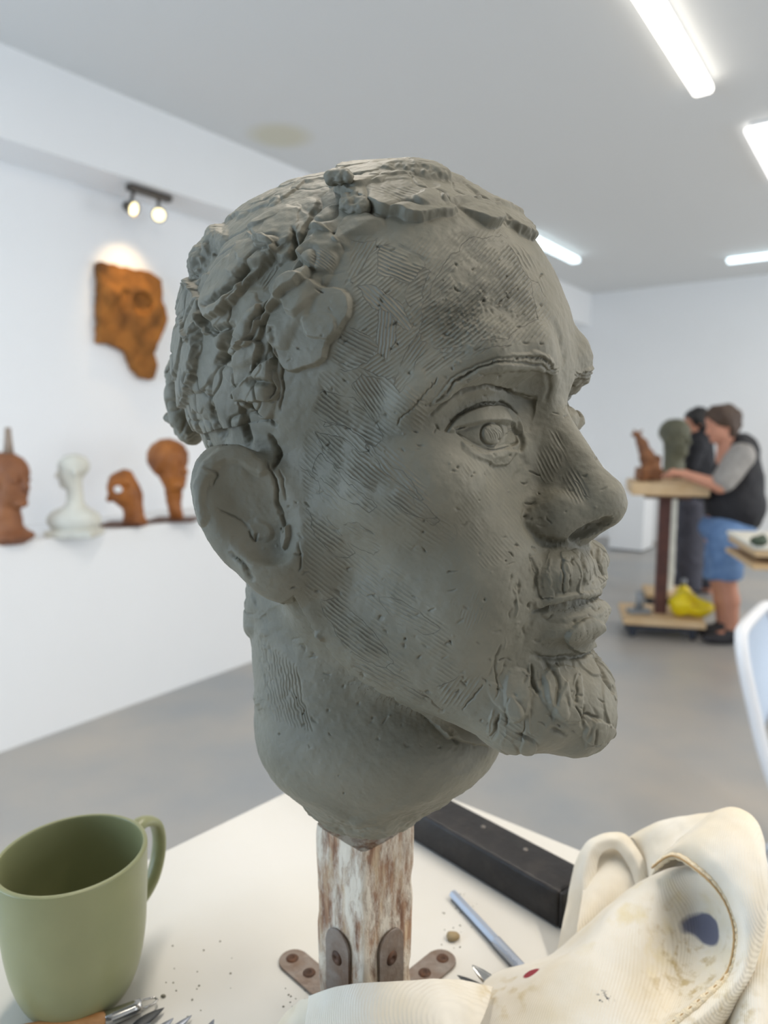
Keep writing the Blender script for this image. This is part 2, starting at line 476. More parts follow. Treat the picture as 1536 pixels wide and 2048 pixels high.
# --- two-lamp spotlight bar under the bulkhead
s0, s1 = on_z(255, 366, Z_BULK), on_z(340, 393, Z_BULK)
spots = empty('spotlight_bar', (s0 + s1) / 2 - [0, 0, 0.002], 'bronze bar with two lit spotlights under the white bulkhead', 'spotlight')
SB = np.array(spots.location); sd_ = (s1 - s0) / np.linalg.norm(s1 - s0); sb_ = np.array([-sd_[1], sd_[0], 0])
bm = bmesh.new(); box(bm, (0, 0, -0.018), (np.linalg.norm(s1 - s0), 0.05, 0.036), axes_matrix((0, 0, 0), sd_, sb_, (0, 0, 1))); bm_obj('bar', bm, M_dark_metal, spots, bevel=0.006)
EM_S = emitter('spot_bulb', (1.0, 0.82, 0.36, 1), 2.6)
relief_c = on_n(250, 630, N_WALL)
for (x, y, tgt) in ((268, 418, on_n(262, 520, N_WALL) + ND * 0.75), (318, 430, np.array([0.2, 0.6, 1.4]))):
    hd = at(x, y, s0[1] + (0.05 if x < 300 else 0.22)); dr = tgt - hd; dr /= np.linalg.norm(dr)
    lamp = bpy.data.objects.new('lamp', None); COL.objects.link(lamp); lamp.parent = spots
    V_, F_ = tube([np.array([hd[0], hd[1], Z_BULK - 0.03]) - SB, hd - dr * 0.03 - SB], 0.010, 10); mesh_obj('stem', V_, F_, M_dark_metal, lamp, smooth=True)
    a, b = frame_at(dr); M = np.stack([a, b, dr], 1)
    V_, F_ = lathe([(0.0, -0.075), (0.022, -0.072), (0.030, -0.055), (0.040, 0.0), (0.043, 0.004), (0.039, 0.004), (0.034, -0.012), (0.0, -0.016)], 24)
    mesh_obj('shade', np.array(V_) @ M.T + hd - SB, F_, M_dark_metal, lamp, smooth=True)
    V_, F_ = lathe([(0.0, 0.006), (0.02, 0.004), (0.034, -0.002), (0.037, -0.006)], 24)
    mesh_obj('bulb', np.array(V_) @ M.T + hd - SB, F_, EM_S, lamp, smooth=True)
    sl = bpy.data.lights.new('spot_beam', 'SPOT'); sl.energy = 15 if x < 300 else 3; sl.color = (1.0, 0.72, 0.38); sl.spot_size = R(75); sl.spot_blend = 1.0; sl.shadow_soft_size = 0.03
    so = bpy.data.objects.new('spot_beam', sl); COL.objects.link(so); so.location = hd + dr * 0.02; so.rotation_euler = Vector((on_n(245, 560, N_WALL) - hd) if x < 300 else dr).to_track_quat('-Z', 'Y').to_euler()
# ------------------------------------------------------------------ the clay head
TH, PH = R(33), R(6)
HO = np.array([(727 - CX) / F_PX * 0.408, 0.408, CAM[2]])
_F0 = np.array([math.cos(TH), -math.sin(TH), 0.0]); _Z = np.array([0, 0, 1.0])
HF = _F0 * math.cos(PH) + _Z * math.sin(PH); HU = _Z * math.cos(PH) - _F0 * math.sin(PH); HR = np.array([-math.sin(TH), -math.cos(TH), 0.0])
HM = np.stack([HF, HR, HU], 1)            # head (f, r, u) -> world
def h2w(P): return HO + (np.asarray(P) * 0.001) @ HM.T
def w2h(P): return ((np.asarray(P) - HO) @ HM) * 1000.0
def hp(x, y, r):
    """photo pixel -> head coordinates on the plane r = const (mm)"""
    d = ray(x, y); k = ((HO + HR * r * 0.001 - CAM) @ HR) / (d @ HR)
    return w2h(CAM + d * k)

def build_head_field():
    h = 1.6
    G = Field((-175, -130, -275), (165, 130, 165), h)
    # skull, forehead, face mass
    G.ell((1, 0, 36), (101, 92, 99))
    G.ell((-32, 0, 76), (58, 62, 50), 20)
    G.ell((50, 0, 74), (44, 60, 44), 24)
    G.ell((44, 0, 30), (77, 87, 76), 20)
    G.ell((44, 0, -62), (66, 72, 92), 24)
    # jaw
    for s in (-1, 1):
        G.cap((6, s * 57, -90), (88, s * 24, -142), 20, 22, 22)
        G.ell((58, s * 60, -34), (40, 28, 26), 20)          # cheekbone
        G.ell((74, s * 36, -82), (34, 30, 40), 20)          # cheek
    G.ell((97, 0, -146), (34, 40, 25), 12)                  # chin and beard
    G.ell((112, 0, -156), (19, 24, 17), 5)
    G.rbox((104, 0, -154), (20, 20, 13), 7, 6, rot=[(0.98, 0, -0.2), (0, 1, 0), (0.2, 0, 0.98)])
    G.ell((92, 0, -98), (33, 36, 36), 14)                   # mouth barrel
    # neck
    G.cap((-18, 0, -60), (-14, 0, -160), 60, 66, 14)
    G.ell((-8, 0, -176), (74, 66, 44), 12)
    G.ell((-6, 22, -206), (28, 24, 24), 16)
    # brow
    for s in (-1, 1):
        G.path([(106, s * 10, 13), (110, s * 30, 22), (102, s * 52, 20), (76, s * 76, 2)], [9, 10, 9, 6], 12)
        G.ell((120, s * 36, -7), (21, 24, 16), 8, 'sub')    # socket
        G.ell((117, s * 24, 0), (12, 11, 12), 6, 'sub')      # deep inner corner
        G.ell((86, s * 41, -12), (19, 20, 18), 3)           # eyeball
        if s < 0: G.ell((102, -40, -8), (10, 16, 11), 5)      # heavy lid on the far side
    # nose
    G.cap((104, 0, 4), (127, 0, -46), 8, 12, 8)
    G.ell((129, 0, -50), (15, 14, 13), 6)
    G.cap((104, 0, -20), (116, 0, -54), 14, 17, 6)
    for s in (-1, 1):
        G.ell((112, s * 16, -55), (15, 10.5, 12.5), 7)
        G.ell((121, s * 8, -54), (14, 9, 10), 6)
        a_, b_ = hp(1146, 1064, 14), hp(1204, 1051, 8)
        a_[1] *= s; b_[1] *= s
        G.cap(a_, b_, 4.2, 5.2, 2.0, 'sub')
    # moustache and lips
    for s in (-1, 1):
        G.ell((114, s * 13, -81), (14, 21, 13), 5)
    G.ell((113, 0, -90), (16, 34, 7), 3)
    G.ell((112, 0, -106), (18, 31, 9), 4)
    # tuft at the back of the head
    t_ = hp(376, 800, 10); G.ell(t_, (8, 14, 28), 8); t_ = hp(356, 838, 15); G.cap(t_, hp(334, 834, 15), 4.0, 1.0, 3)
    # ear
    for s in (-1, 1):
        ax = np.array([-0.32, s * 0.30, 0.90]); ax /= np.linalg.norm(ax)       # long axis
        nn = np.array([0.45, s * 0.88, 0.05]); nn -= ax * (nn @ ax); nn /= np.linalg.norm(nn)
        wv = np.cross(ax, nn)
        G.ell((-8, s * 89, -42), (38, 24, 11), 8, rot=[ax, wv, nn])
        G.ell((8, s * 73, -52), (22, 13, 34), 16)
        G.ell((2, s * 88, -64), (19, 15, 10), 8, rot=[ax, wv, nn])
        G.ell(np.array((-4, s * 91, -37)) + nn * 9, (28, 16, 9), 6, 'sub', rot=[ax, wv, nn])
    return G
_G = build_head_field()
V, Q = _G.mesh(); T = tri(Q)
V = relax(V, T, 3)

def facing(V, T):
    N = vnormals(V, T)
    W = h2w(V) - CAM; W /= np.linalg.norm(W, axis=1, keepdims=True)
    return N, -(N @ HM.T * W).sum(1)
for lim in (1.3, 0.75, 0.54):
    _, fc = facing(V, T)
    V, T = refine(V, T, lambda mid, E: np.where((fc[E[:, 0]] + fc[E[:, 1]]) > -0.1, lim, np.where((mid[:, 0] > 62) & (np.abs(mid[:, 2] + 2) < 36), max(lim, 0.85), 3.2)))
V = relax(V, T, 4)
N0, fc = facing(V, T)
PX, PY, PD = project(h2w(V))
vis = fc > -0.02
rng = np.random.default_rng(7)
disp = np.zeros(len(V))
comb_ph = np.zeros(len(V)); comb_am = np.zeros(len(V))
_CELL = 32
def set_view(mirror=False):
    """strokes are laid on the near side, or mirrored on the far side of the face"""
    global PX, PY, WX, WY, vis, _vi, _start
    P = V * np.array([1, -1, 1]) if mirror else V
    W = h2w(P); PX, PY, _ = project(W)
    if mirror:
        d = W - CAM; d /= np.linalg.norm(d, axis=1, keepdims=True)
        vis = (-((N0 * np.array([1, -1, 1])) @ HM.T * d).sum(1) > -0.02) & (V[:, 1] < 0)
    else: vis = fc > -0.02
    WX = PX + 3.0 * vnoise(P, 5.0, 3) + 1.5 * vnoise(P, 1.8, 5)
    WY = PY + 3.0 * vnoise(P, 5.0, 4) + 1.5 * vnoise(P, 1.8, 6)
    _vi = np.nonzero(vis)[0]
    key = (np.clip(PX[_vi] // _CELL, 0, 63).astype(np.int64)) * 128 + np.clip(PY[_vi] // _CELL, 0, 127).astype(np.int64)
    o = np.argsort(key, kind='stable'); _vi = _vi[o]
    _start = np.searchsorted(key[o], np.arange(64 * 128 + 1))
set_view()
def sel(pts, pad, warp=True):
    p = np.asarray(pts, float); X, Y = (WX, WY) if warp else (PX, PY)
    e = pad + (6 if warp else 0)
    x0, y0 = p.min(0) - e; x1, y1 = p.max(0) + e
    c0, c1 = int(max(0, x0 // _CELL)), int(min(63, x1 // _CELL)); d0, d1 = int(max(0, y0 // _CELL)), int(min(127, y1 // _CELL))
    i = np.concatenate([_vi[_start[c * 128 + d0]:_start[c * 128 + d1 + 1]] for c in range(c0, c1 + 1)] or [np.zeros(0, np.int64)])
    return i, X[i], Y[i]
_B = 26.0
_bk = (np.floor((V + 300) / _B)).astype(np.int64); _bkey = (_bk[:, 0] * 64 + _bk[:, 1]) * 64 + _bk[:, 2]
_bo = np.argsort(_bkey, kind='stable'); _bs = _bkey[_bo]
def near(p, rad):
    lo = np.floor((p - rad + 300) / _B).astype(int); hi = np.floor((p + rad + 300) / _B).astype(int); out = []
    for a in range(lo[0], hi[0] + 1):
        for b in range(lo[1], hi[1] + 1):
            k = (a * 64 + b) * 64
            i0, i1 = np.searchsorted(_bs, (k + lo[2], k + hi[2] + 1)); out.append(_bo[i0:i1])
    i = np.concatenate(out); return i[np.abs(V[i] - p).max(1) < rad]
def line_d(X, Y, pts):
    """distance to an open polyline, its side and the running parameter 0..1"""
    best = np.full(len(X), 1e9); side = np.zeros(len(X)); par = np.zeros(len(X)); n = len(pts) - 1
    for k in range(n):
        (x0, y0), (x1, y1) = pts[k], pts[k + 1]; dx, dy = x1 - x0, y1 - y0
        t = np.clip(((X - x0) * dx + (Y - y0) * dy) / (dx * dx + dy * dy + 1e-9), 0, 1)
        d = np.hypot(X - x0 - t * dx, Y - y0 - t * dy); b = d < best
        best[b] = d[b]; side[b] = np.sign(dx * (Y - y0) - dy * (X - x0))[b]; par[b] = (k + t[b]) / n
    return best, side, par
def poly_sd(X, Y, pts):
    ins = np.zeros(len(X), bool); n = len(pts)
    for k in range(n):
        (x0, y0), (x1, y1) = pts[k], pts[(k + 1) % n]
        c = ((y0 > Y) != (y1 > Y)) & (X < (x1 - x0) * (Y - y0) / (y1 - y0 + 1e-12) + x0); ins ^= c
    d, _, _ = line_d(X, Y, list(pts) + [pts[0]])
    return np.where(ins, d, -d)
def groove(pts, w, depth, warp=True, smooth=True, taper=0.6):
    """cut (depth > 0) or ridge (depth < 0) along a line in mm"""
    if smooth: pts = [tuple(p) for p in crv(pts, max(6, len(pts) * 5))]
    i, X, Y = sel(pts, w * 3, warp); d, s, t = line_d(X, Y, pts)
    tp = 1 - taper * np.abs(2 * t - 1) ** 3
    disp[i] -= depth * tp * np.exp(-(d / w) ** 2)
def step(pts, depth, fade, side=1, edge=2.5, warp=True, smooth=True):
    """surface drops by depth on one side of the line, rising back over fade pixels"""
    if smooth: pts = [tuple(p) for p in crv(pts, max(6, len(pts) * 5))]
    i, X, Y = sel(pts, fade * 2.5, warp); d, s, t = line_d(X, Y, pts)
    d = d * s * side; tp = 1 - np.abs(2 * t - 1) ** 6
    disp[i] -= depth * tp * sstep(-edge, edge, d) * np.exp(-np.maximum(d, 0) / fade)
def slab(poly, h, edge=3.5, hi=None, lo=None, h2=0.0, warp=True, smooth=True):
    """pressed-on slab of clay; height runs from h2 at point lo to h at point hi"""
    if smooth: poly = [tuple(p) for p in crv(poly, len(poly) * 5, True)]
    i, X, Y = sel(poly, edge * 2, warp); sd = poly_sd(X, Y, poly)
    w = sstep(-edge, edge, sd); hh = h
    if hi is not None:
        dx, dy = hi[0] - lo[0], hi[1] - lo[1]
        t = np.clip(((X - lo[0]) * dx + (Y - lo[1]) * dy) / (dx * dx + dy * dy), 0, 1); hh = h2 + (h - h2) * t
    disp[i] += w * hh
def comb(poly, ang, sp=7.5, amp=1.0, bend=0.0):
    """marks of a toothed scraper"""
    i, X, Y = sel(poly, 8); sd = poly_sd(X, Y, poly); X = 0.65 * PX[i] + 0.35 * X; Y = 0.65 * PY[i] + 0.35 * Y
    c = np.mean(np.asarray(poly), 0); a = R(ang)
    s = (X - c[0]) * math.cos(a) - (Y - c[1]) * math.sin(a)
    q = (X - c[0]) * math.sin(a) + (Y - c[1]) * math.cos(a)
    w = sstep(-2, 14, sd + 6 * vnoise(V[i], 6.0, 51)); ph = (q + bend * s * s * 0.001) / sp
    m = w * amp > comb_am[i] * 0.9
    comb_ph[i[m]] = ph[m]; comb_am[i[m]] = (w * amp)[m]

# --- skin unevenness
disp += 0.45 * fbm(V, 16, 3, 11) + 0.16 * fbm(V, 3.2, 2, 21)
disp += sstep(-196, -214, V[:, 2]) * 1.8 * fbm(V, 9, 3, 23)                       # ragged lower rim
far_brow = np.exp(-((V[:, 0] - 108) / 12) ** 2 - ((V[:, 1] + 36) / 20) ** 2 - ((V[:, 2] - 14) / 14) ** 2)
disp += far_brow * 1.8 * fbm(V, 4.5, 2, 25)

# --- hair: pressed-on pellets and strips of clay over the whole scalp
f_, r_, u_ = V.T
hl = np.interp(u_, [-130, -100, -60, -25, 0, 25, 50, 75, 92, 110, 160], [-75, -45, -30, -2, 8, 22, 42, 58, 92, 150, 150])
hair = sstep(-6, 6, hl - f_ + 4 * vnoise(V, 9, 31)) * sstep(-122, -108, u_)
ear_zone = (np.abs(r_) > 70) & (f_ > -48) & (f_ < 30) & (u_ < 2) & (u_ > -95)
hair = np.where(ear_zone, 0, hair)
def shingles(mask, count, a_rng, b_rng, h_rng, flow, spread, seed):
    g = np.random.default_rng(seed)
    cand = np.nonzero(mask > 0.5)[0]
    # even out the density between the fine and the coarse side
    wgt = np.where(fc[cand] > -0.05, 1.0, 14.0); wgt /= wgt.sum()
    best = np.zeros(len(V))
    for j in g.choice(cand, count, p=wgt):
        a = g.uniform(*a_rng); b = g.uniform(*b_rng); h = g.uniform(*h_rng); n = N0[j]
        t = np.asarray(flow(V[j]), float); t = t - n * (t @ n); t /= np.linalg.norm(t) + 1e-9
        w = np.cross(n, t); k = R(g.uniform(-spread, spread)); t, w = t * math.cos(k) + w * math.sin(k), w * math.cos(k) - t * math.sin(k)
        i = near(V[j], a * 1.2)
        d = V[i] - V[j]; nz = vnoise(V[i], 4.0, j % 97)
        s = d @ t / a + 0.16 * nz; q = d @ w / b + 0.16 * nz; e = s * s + q * q
        hh = h * (0.2 + 0.8 * np.clip((s + 1) / 2, 0, 1)) * sstep(0.0, 0.38, 1 - e) * mask[i] * (np.abs(d @ n) < 12)
        best[i] = np.maximum(best[i], hh)
    return best
crown = np.array([-20.0, 0, 130])
top_ = 1 - 0.62 * sstep(80, 108, u_)
crease = np.clip(1 - np.abs(vnoise(V, 13, 41)) / 0.16, 0, 1) ** 2
disp += hair * top_ * (1.3 * fbm(V, 20, 2, 43) - 1.3 * crease)
disp += top_ * shingles(hair, 210, (13, 27), (8, 15), (2.0, 5.4), lambda p: np.array([-0.6, 0.0, -0.8]), 60, 5)
beard = sstep(62, 74, f_) * sstep(-108, -118, u_) * (u_ < -104) * sstep(-60, -50, -np.abs(r_))
disp += shingles(beard, 46, (8, 16), (4, 8), (0.5, 1.7), lambda p: np.array([0.2, 0.0, -1.0]), 35, 8)
mous = sstep(96, 104, f_) * (u_ < -70) * (u_ > -89) * (np.abs(r_) < 36)
disp += shingles(mous, 40, (4, 8), (2.0, 3.6), (0.4, 1.3), lambda p: np.array([0.1, np.sign(p[1]) * 0.35, -1.0]), 22, 9)

# --- big hair slabs read from the photograph
slab([(672, 380), (700, 370), (760, 352), (805, 350), (838, 362), (870, 392), (914, 424), (880, 434), (832, 442), (795, 434), (765, 430), (738, 414), (700, 398)], 5.5, 3.5, hi=(800, 440), lo=(830, 352), h2=0.5)
slab([(905, 400), (940, 396), (975, 412), (1000, 446), (985, 455), (958, 442), (930, 425)], 5.5, 3, hi=(985, 455), lo=(930, 395), h2=0.5)
slab([(985, 402), (1010, 394), (1040, 430), (1066, 482), (1048, 470), (1012, 446)], 4.5, 3, hi=(1040, 470), lo=(1000, 395), h2=0.5)
slab([(546, 650), (556, 600), (575, 568), (606, 560), (650, 575), (692, 582), (702, 620), (684, 655), (655, 690), (648, 720), (612, 736), (580, 741), (560, 720), (550, 690)], 3.6, 3.5, hi=(590, 740), lo=(670, 570), h2=2.0)
slab([(612, 645), (640, 628), (674, 640), (666, 674), (645, 679), (620, 668)], 1.8, 2.5, hi=(640, 680), lo=(645, 630), h2=0.2)
slab([(600, 512), (625, 474), (652, 464), (676, 482), (684, 512), (655, 548), (622, 536)], 4.0, 3, hi=(610, 500), lo=(680, 520), h2=0.6)
slab([(362, 505), (385, 465), (432, 448), (446, 470), (424, 492), (412, 520), (390, 545), (368, 540)], 5.0, 14)
slab([(440, 548), (478, 500), (522, 486), (562, 505), (512, 560), (472, 616), (430, 642), (418, 618)], 4.5, 3, hi=(500, 590), lo=(450, 500), h2=1.0)
slab([(500, 470), (560, 420), (640, 440), (668, 470), (610, 480), (560, 500), (520, 490)], 3.0, 4, hi=(540, 500), lo=(620, 430), h2=0.4)
slab([(625, 542), (596, 560), (560, 596), (520, 622), (492, 668), (484, 700), (505, 690), (540, 640), (580, 600), (622, 566)], 4.5, 3)
slab([(360, 580), (392, 572), (412, 620), (408, 690), (398, 770), (380, 812), (366, 770), (356, 690)], 4.0, 4, hi=(404, 700), lo=(356, 690), h2=2.0)
slab([(470, 745), (500, 690), (530, 690), (520, 730), (495, 765), (470, 770)], 4.0, 3, hi=(505, 700), lo=(480, 770), h2=1.0)
slab([(470, 790), (520, 740), (550, 720), (555, 790), (530, 800), (500, 800)], 3.5, 3)
slab([(700, 330), (780, 318), (860, 335), (900, 360), (850, 352), (790, 345), (720, 362), (660, 372)], 2.5, 4)
for p, w, d in (([(430, 495), (410, 530), (396, 556)], 8, 5.0), ([(594, 470), (590, 515)], 4, 3.5), ([(505, 545), (470, 590), (435, 618)], 6, 4.5), ([(612, 540), (575, 575)], 4, 2.5),
                ([(470, 660), (458, 700), (445, 730)], 8, 5.5), ([(415, 622), (432, 660), (470, 655)], 8, 4.5), ([(560, 600), (530, 640), (512, 680)], 4, 3.0), ([(512, 760), (545, 765), (553, 790)], 6, 3.5),
                ([(495, 800), (520, 830), (550, 850)], 4, 3.0), ([(380, 560), (402, 588)], 4, -2.5), ([(376, 640), (398, 684), (404, 650)], 3, -2.2), ([(545, 690), (552, 740), (548, 800)], 3, 2.0), ([(560, 700), (566, 760), (560, 820)], 2.5, 1.6),
                ([(540, 870), (556, 905), (548, 935)], 5, 3.5), ([(490, 850), (500, 890)], 6, 3.5), ([(430, 820), (450, 880)], 9, 4.0)):
    groove(p, w, d)

# --- brow, eye and lids
def eye_strokes():
    groove([(858, 812), (890, 772), (930, 742), (980, 722), (1040, 714), (1082, 716), (1106, 738)], 3.2, 1.8)
    groove([(905, 768), (950, 738), (1010, 724), (1075, 728), (1100, 742)], 2.5, 1.3)
    slab([(862, 806), (890, 768), (940, 735), (1000, 716), (1080, 706), (1110, 735), (1100, 745), (1060, 738), (990, 745), (930, 770), (890, 800)], 1.6, 5)
    groove([(862, 830), (900, 797), (950, 776), (990, 776), (1040, 790), (1070, 796)], 3.0, 2.2)
    step([(1000, 772), (1040, 792), (1076, 800)], 3.0, 22, 1)
    groove([(893, 861), (915, 834), (950, 815), (985, 808), (1015, 810), (1034, 826)], 2.8, 2.4)
    slab([(896, 862), (915, 838), (950, 819), (985, 812), (1015, 814), (1036, 832), (1046, 862), (1036, 862), (1020, 848), (985, 844), (945, 850), (915, 862)], 1.7, 2.5, warp=False)
    slab([(908, 859), (945, 850), (985, 844), (1018, 847), (1034, 862), (1036, 884), (1016, 892), (992, 899), (962, 893), (932, 876)], -1.6, 2.0, warp=False)
    groove([(906, 859), (940, 850), (985, 843), (1020, 846), (1038, 866)], 1.8, 1.4, warp=False)
    groove([(916, 866), (935, 880), (965, 896), (992, 902), (1020, 894), (1036, 884)], 2.2, 1.5, warp=False)
    slab([(925, 884), (960, 902), (992, 908), (1020, 900), (1034, 906), (1010, 930), (975, 926), (940, 908)], 1.2, 4)
    i, X, Y = sel([(965, 840), (1016, 896)], 12, False)
    d = np.hypot((X - 989) / 1.0, (Y - 868) / 1.08)
    disp[i] += 1.0 * sstep(26, 18, d); disp[i] -= 1.3 * np.exp(-((d - 24) / 2.6) ** 2) * (Y > 842) * (Y < 900)
    for k in range(7):
        groove([(972 + k * 5, 856 + (k % 2) * 3), (980 + k * 5, 868), (984 + k * 4, 878)], 1.3, 0.35, warp=False)
    groove([(1034, 850), (1046, 880), (1042, 900)], 5, 2.2)
    groove([(1030, 905), (1050, 930), (1030, 960)], 7, 0.8)
    for k in range(9):
        groove([(795 + k * 9, 850 - k * 10), (802 + k * 9, 838 - k * 10)], 1.8, 0.9)
    for k in range(60):                                            # brow hairs
        t = k / 59; q = crv([(868, 800), (905, 762), (950, 735), (1010, 718), (1075, 716), (1102, 738)], 60)[k]; L_ = 9 + 7 * ((k * 7) % 5) / 4
        groove([(q[0], q[1] + 6), (q[0] + L_ * 0.9, q[1] - 4 - 3 * ((k * 3) % 4) / 3 + 8 * t)], 1.5, 0.7, smooth=False)
set_view(True); eye_strokes()
set_view(False); eye_strokes()
# --- frown fold, nose, nostril wing
groove([(1088, 735), (1098, 770), (1092, 800)], 5, 1.0)
groove([(1108, 640), (1124, 700), (1126, 760)], 6, 1.0)
groove([(1062, 1000), (1052, 1032), (1064, 1064), (1096, 1086), (1130, 1090)], 8, 2.6)
groove([(1080, 1015), (1110, 1000), (1150, 1005), (1180, 1030)], 10, -0.6)
# --- mouth
groove([(1072, 1222), (1100, 1212), (1140, 1205), (1180, 1198), (1210, 1190)], 4.0, 2.2)
slab([(1070, 1200), (1100, 1194), (1160, 1186), (1205, 1180), (1200, 1192), (1140, 1203), (1080, 1216)], 1.4, 4)
slab([(1085, 1226), (1130, 1212), (1210, 1200), (1216, 1225), (1170, 1240), (1110, 1240)], 1.2, 5)
slab([(1135, 1262), (1160, 1246), (1190, 1240), (1210, 1256), (1196, 1288), (1160, 1304), (1138, 1290)], 2.6, 4)
groove([(1060, 1310), (1100, 1318), (1150, 1314), (1190, 1300)], 5, 2.0)
groove([(1072, 1222), (1060, 1250), (1046, 1290)], 7, 0.9)
groove([(1060, 1120), (1040, 1160), (1030, 1200)], 10, 0.7)
for p, w, d in (([(1060, 1110), (1072, 1150), (1064, 1180)], 3, 1.2), ([(1126, 1120), (1124, 1170), (1128, 1185)], 2.2, 1.2), ([(1160, 1110), (1168, 1150), (1160, 1180)], 3, 1.3), ([(1190, 1100), (1200, 1140), (1206, 1155)], 3, 1.6), ([(1030, 1180), (1036, 1215), (1032, 1235)], 2.5, -1.0),
                ([(1000, 1290), (990, 1330), (996, 1380)], 2.2, 1.0), ([(1060, 1330), (1068, 1370), (1080, 1390)], 3, 1.8), ([(1085, 1320), (1110, 1360), (1112, 1410)], 4, 1.6), ([(1190, 1310), (1206, 1350), (1226, 1385)], 3.5, 2.6), ([(1160, 1440), (1175, 1430), (1195, 1440)], 3, 1.6),
                ([(1000, 1430), (990, 1455), (980, 1475)], 2.5, 1.4), ([(900, 1460), (920, 1485)], 4, 1.8), ([(1036, 1470), (1070, 1484)], 5, 2.0), ([(1100, 1460), (1130, 1470)], 5, 1.8), ([(925, 1420), (950, 1390), (965, 1370)], 2, 1.0)):
    groove(p, w, d)
g = np.random.default_rng(21)
for k in range(84):                                            # dragged strokes in beard and moustache
    if k < 44: x, y, L_ = g.uniform(985, 1225), g.uniform(1310, 1470), g.uniform(14, 44)
    elif k < 69: x, y, L_ = g.uniform(1040, 1215), g.uniform(1095, 1160), g.uniform(10, 30)
    else: x, y, L_ = g.uniform(1010, 1070), g.uniform(1120, 1300), g.uniform(8, 24)
    a = g.uniform(-0.35, 0.35) + (x - 1120) * 0.0012
    groove([(x, y), (x + L_ * math.sin(a) * 0.5 + g.uniform(-3, 3), y + L_ * 0.5), (x + L_ * math.sin(a), y + L_)], g.uniform(1.6, 3.6), g.uniform(-0.7, 1.3))
slab([(1085, 1350), (1130, 1330), (1160, 1350), (1166, 1420), (1150, 1445), (1110, 1430)], 1.6, 4)
slab([(1010, 1350), (1050, 1340), (1062, 1380), (1050, 1430), (1020, 1440)], 1.5, 4)
slab([(1168, 1455), (1190, 1440), (1224, 1455), (1222, 1470), (1199, 1492), (1168, 1478)], 1.8, 3)
# --- jaw edge over the neck
step([(585, 1192), (612, 1235), (650, 1290), (700, 1348), (770, 1392), (850, 1436), (910, 1478), (980, 1494)], 4.5, 45, 1)
groove([(610, 1210), (650, 1275), (700, 1330)], 14, -0.8)
# --- ear folds
groove([(532, 925), (552, 970), (556, 1010), (572, 1060)], 3.0, 2.2)
groove([(432, 1020), (455, 1026), (480, 1040), (500, 1058)], 3.0, 1.0)
groove([(500, 1062), (508, 1080), (516, 1070)], 3, 1.4)
slab([(495, 1050), (520, 1040), (545, 1060), (540, 1078), (515, 1075)], 1.2, 5)
groove([(470, 930), (500, 990), (540, 1050)], 24, -1.2)
groove([(462, 1105), (490, 1130), (505, 1160)], 4, 1.8)
groove([(412, 935), (432, 945), (428, 970)], 3, 1.2)
slab([(568, 1060), (578, 1050), (580, 1080), (572, 1098), (565, 1085)], 2.6, 2.5)
groove([(595, 1085), (602, 1120), (598, 1140)], 2.5, 1.2)
groove([(560, 940), (572, 1000)], 2.5, 1.0)
slab([(392, 960), (430, 905), (485, 895), (530, 935), (520, 950), (480, 925), (440, 930), (410, 975), (412, 1040), (398, 1040)], 2.0, 7)
# --- neck strokes and the lower rim
for k in range(12):
    x0 = 515 + k * 7; groove([(x0, 1270 + k * 6), (x0 + 10, 1350 + k * 4), (x0 + 34, 1440 + k * 2)], 2.2, 0.7)
g = np.random.default_rng(3)
for k in range(14):
    x0, y0 = g.uniform(500, 530), g.uniform(1185, 1450); groove([(x0, y0), (x0 + g.uniform(-6, 10), y0 + g.uniform(8, 22))], g.uniform(4, 8), g.uniform(-1.6, 1.2))
groove([(545, 1560), (600, 1592), (660, 1622), (720, 1640), (800, 1620), (880, 1585), (950, 1540)], 10, -1.0)
groove([(846, 1385), (870, 1410), (880, 1425)], 2.2, 0.8); groove([(628, 1275), (640, 1268), (646, 1280)], 5, -2.2)
# --- scratches, crumbs and pits over the skin
g = np.random.default_rng(12)
for k in range(230):
    x, y = g.uniform(580, 1220), g.uniform(480, 1500)
    L = g.uniform(4, 16); a = g.uniform(-0.9, 0.9)
    groove([(x, y), (x + L * math.cos(a) * 0.5 + g.uniform(-2, 2), y + L * math.sin(a) * 0.5 + g.uniform(-2, 2)), (x + L * math.cos(a), y + L * math.sin(a))], g.uniform(1.4, 2.6), g.uniform(0.3, 1.0), smooth=False)
for k in range(130):
    x, y = g.uniform(500, 1220), g.uniform(480, 1660); rr = g.uniform(1.6, 3.2)
    i, X, Y = sel([(x, y)], 9, False)
    disp[i] -= g.uniform(-0.7, 1.1) * np.exp(-((X - x) ** 2 + (Y - y) ** 2) / rr ** 2)
for k in range(420):                                           # crumbly patch on the forehead
    x, y = g.normal(930, 45), g.normal(640, 32); i, X, Y = sel([(x, y)], 8, False)
    disp[i] += g.uniform(-0.35, 0.5) * np.exp(-((X - x) ** 2 + (Y - y) ** 2) / g.uniform(2, 4) ** 2)
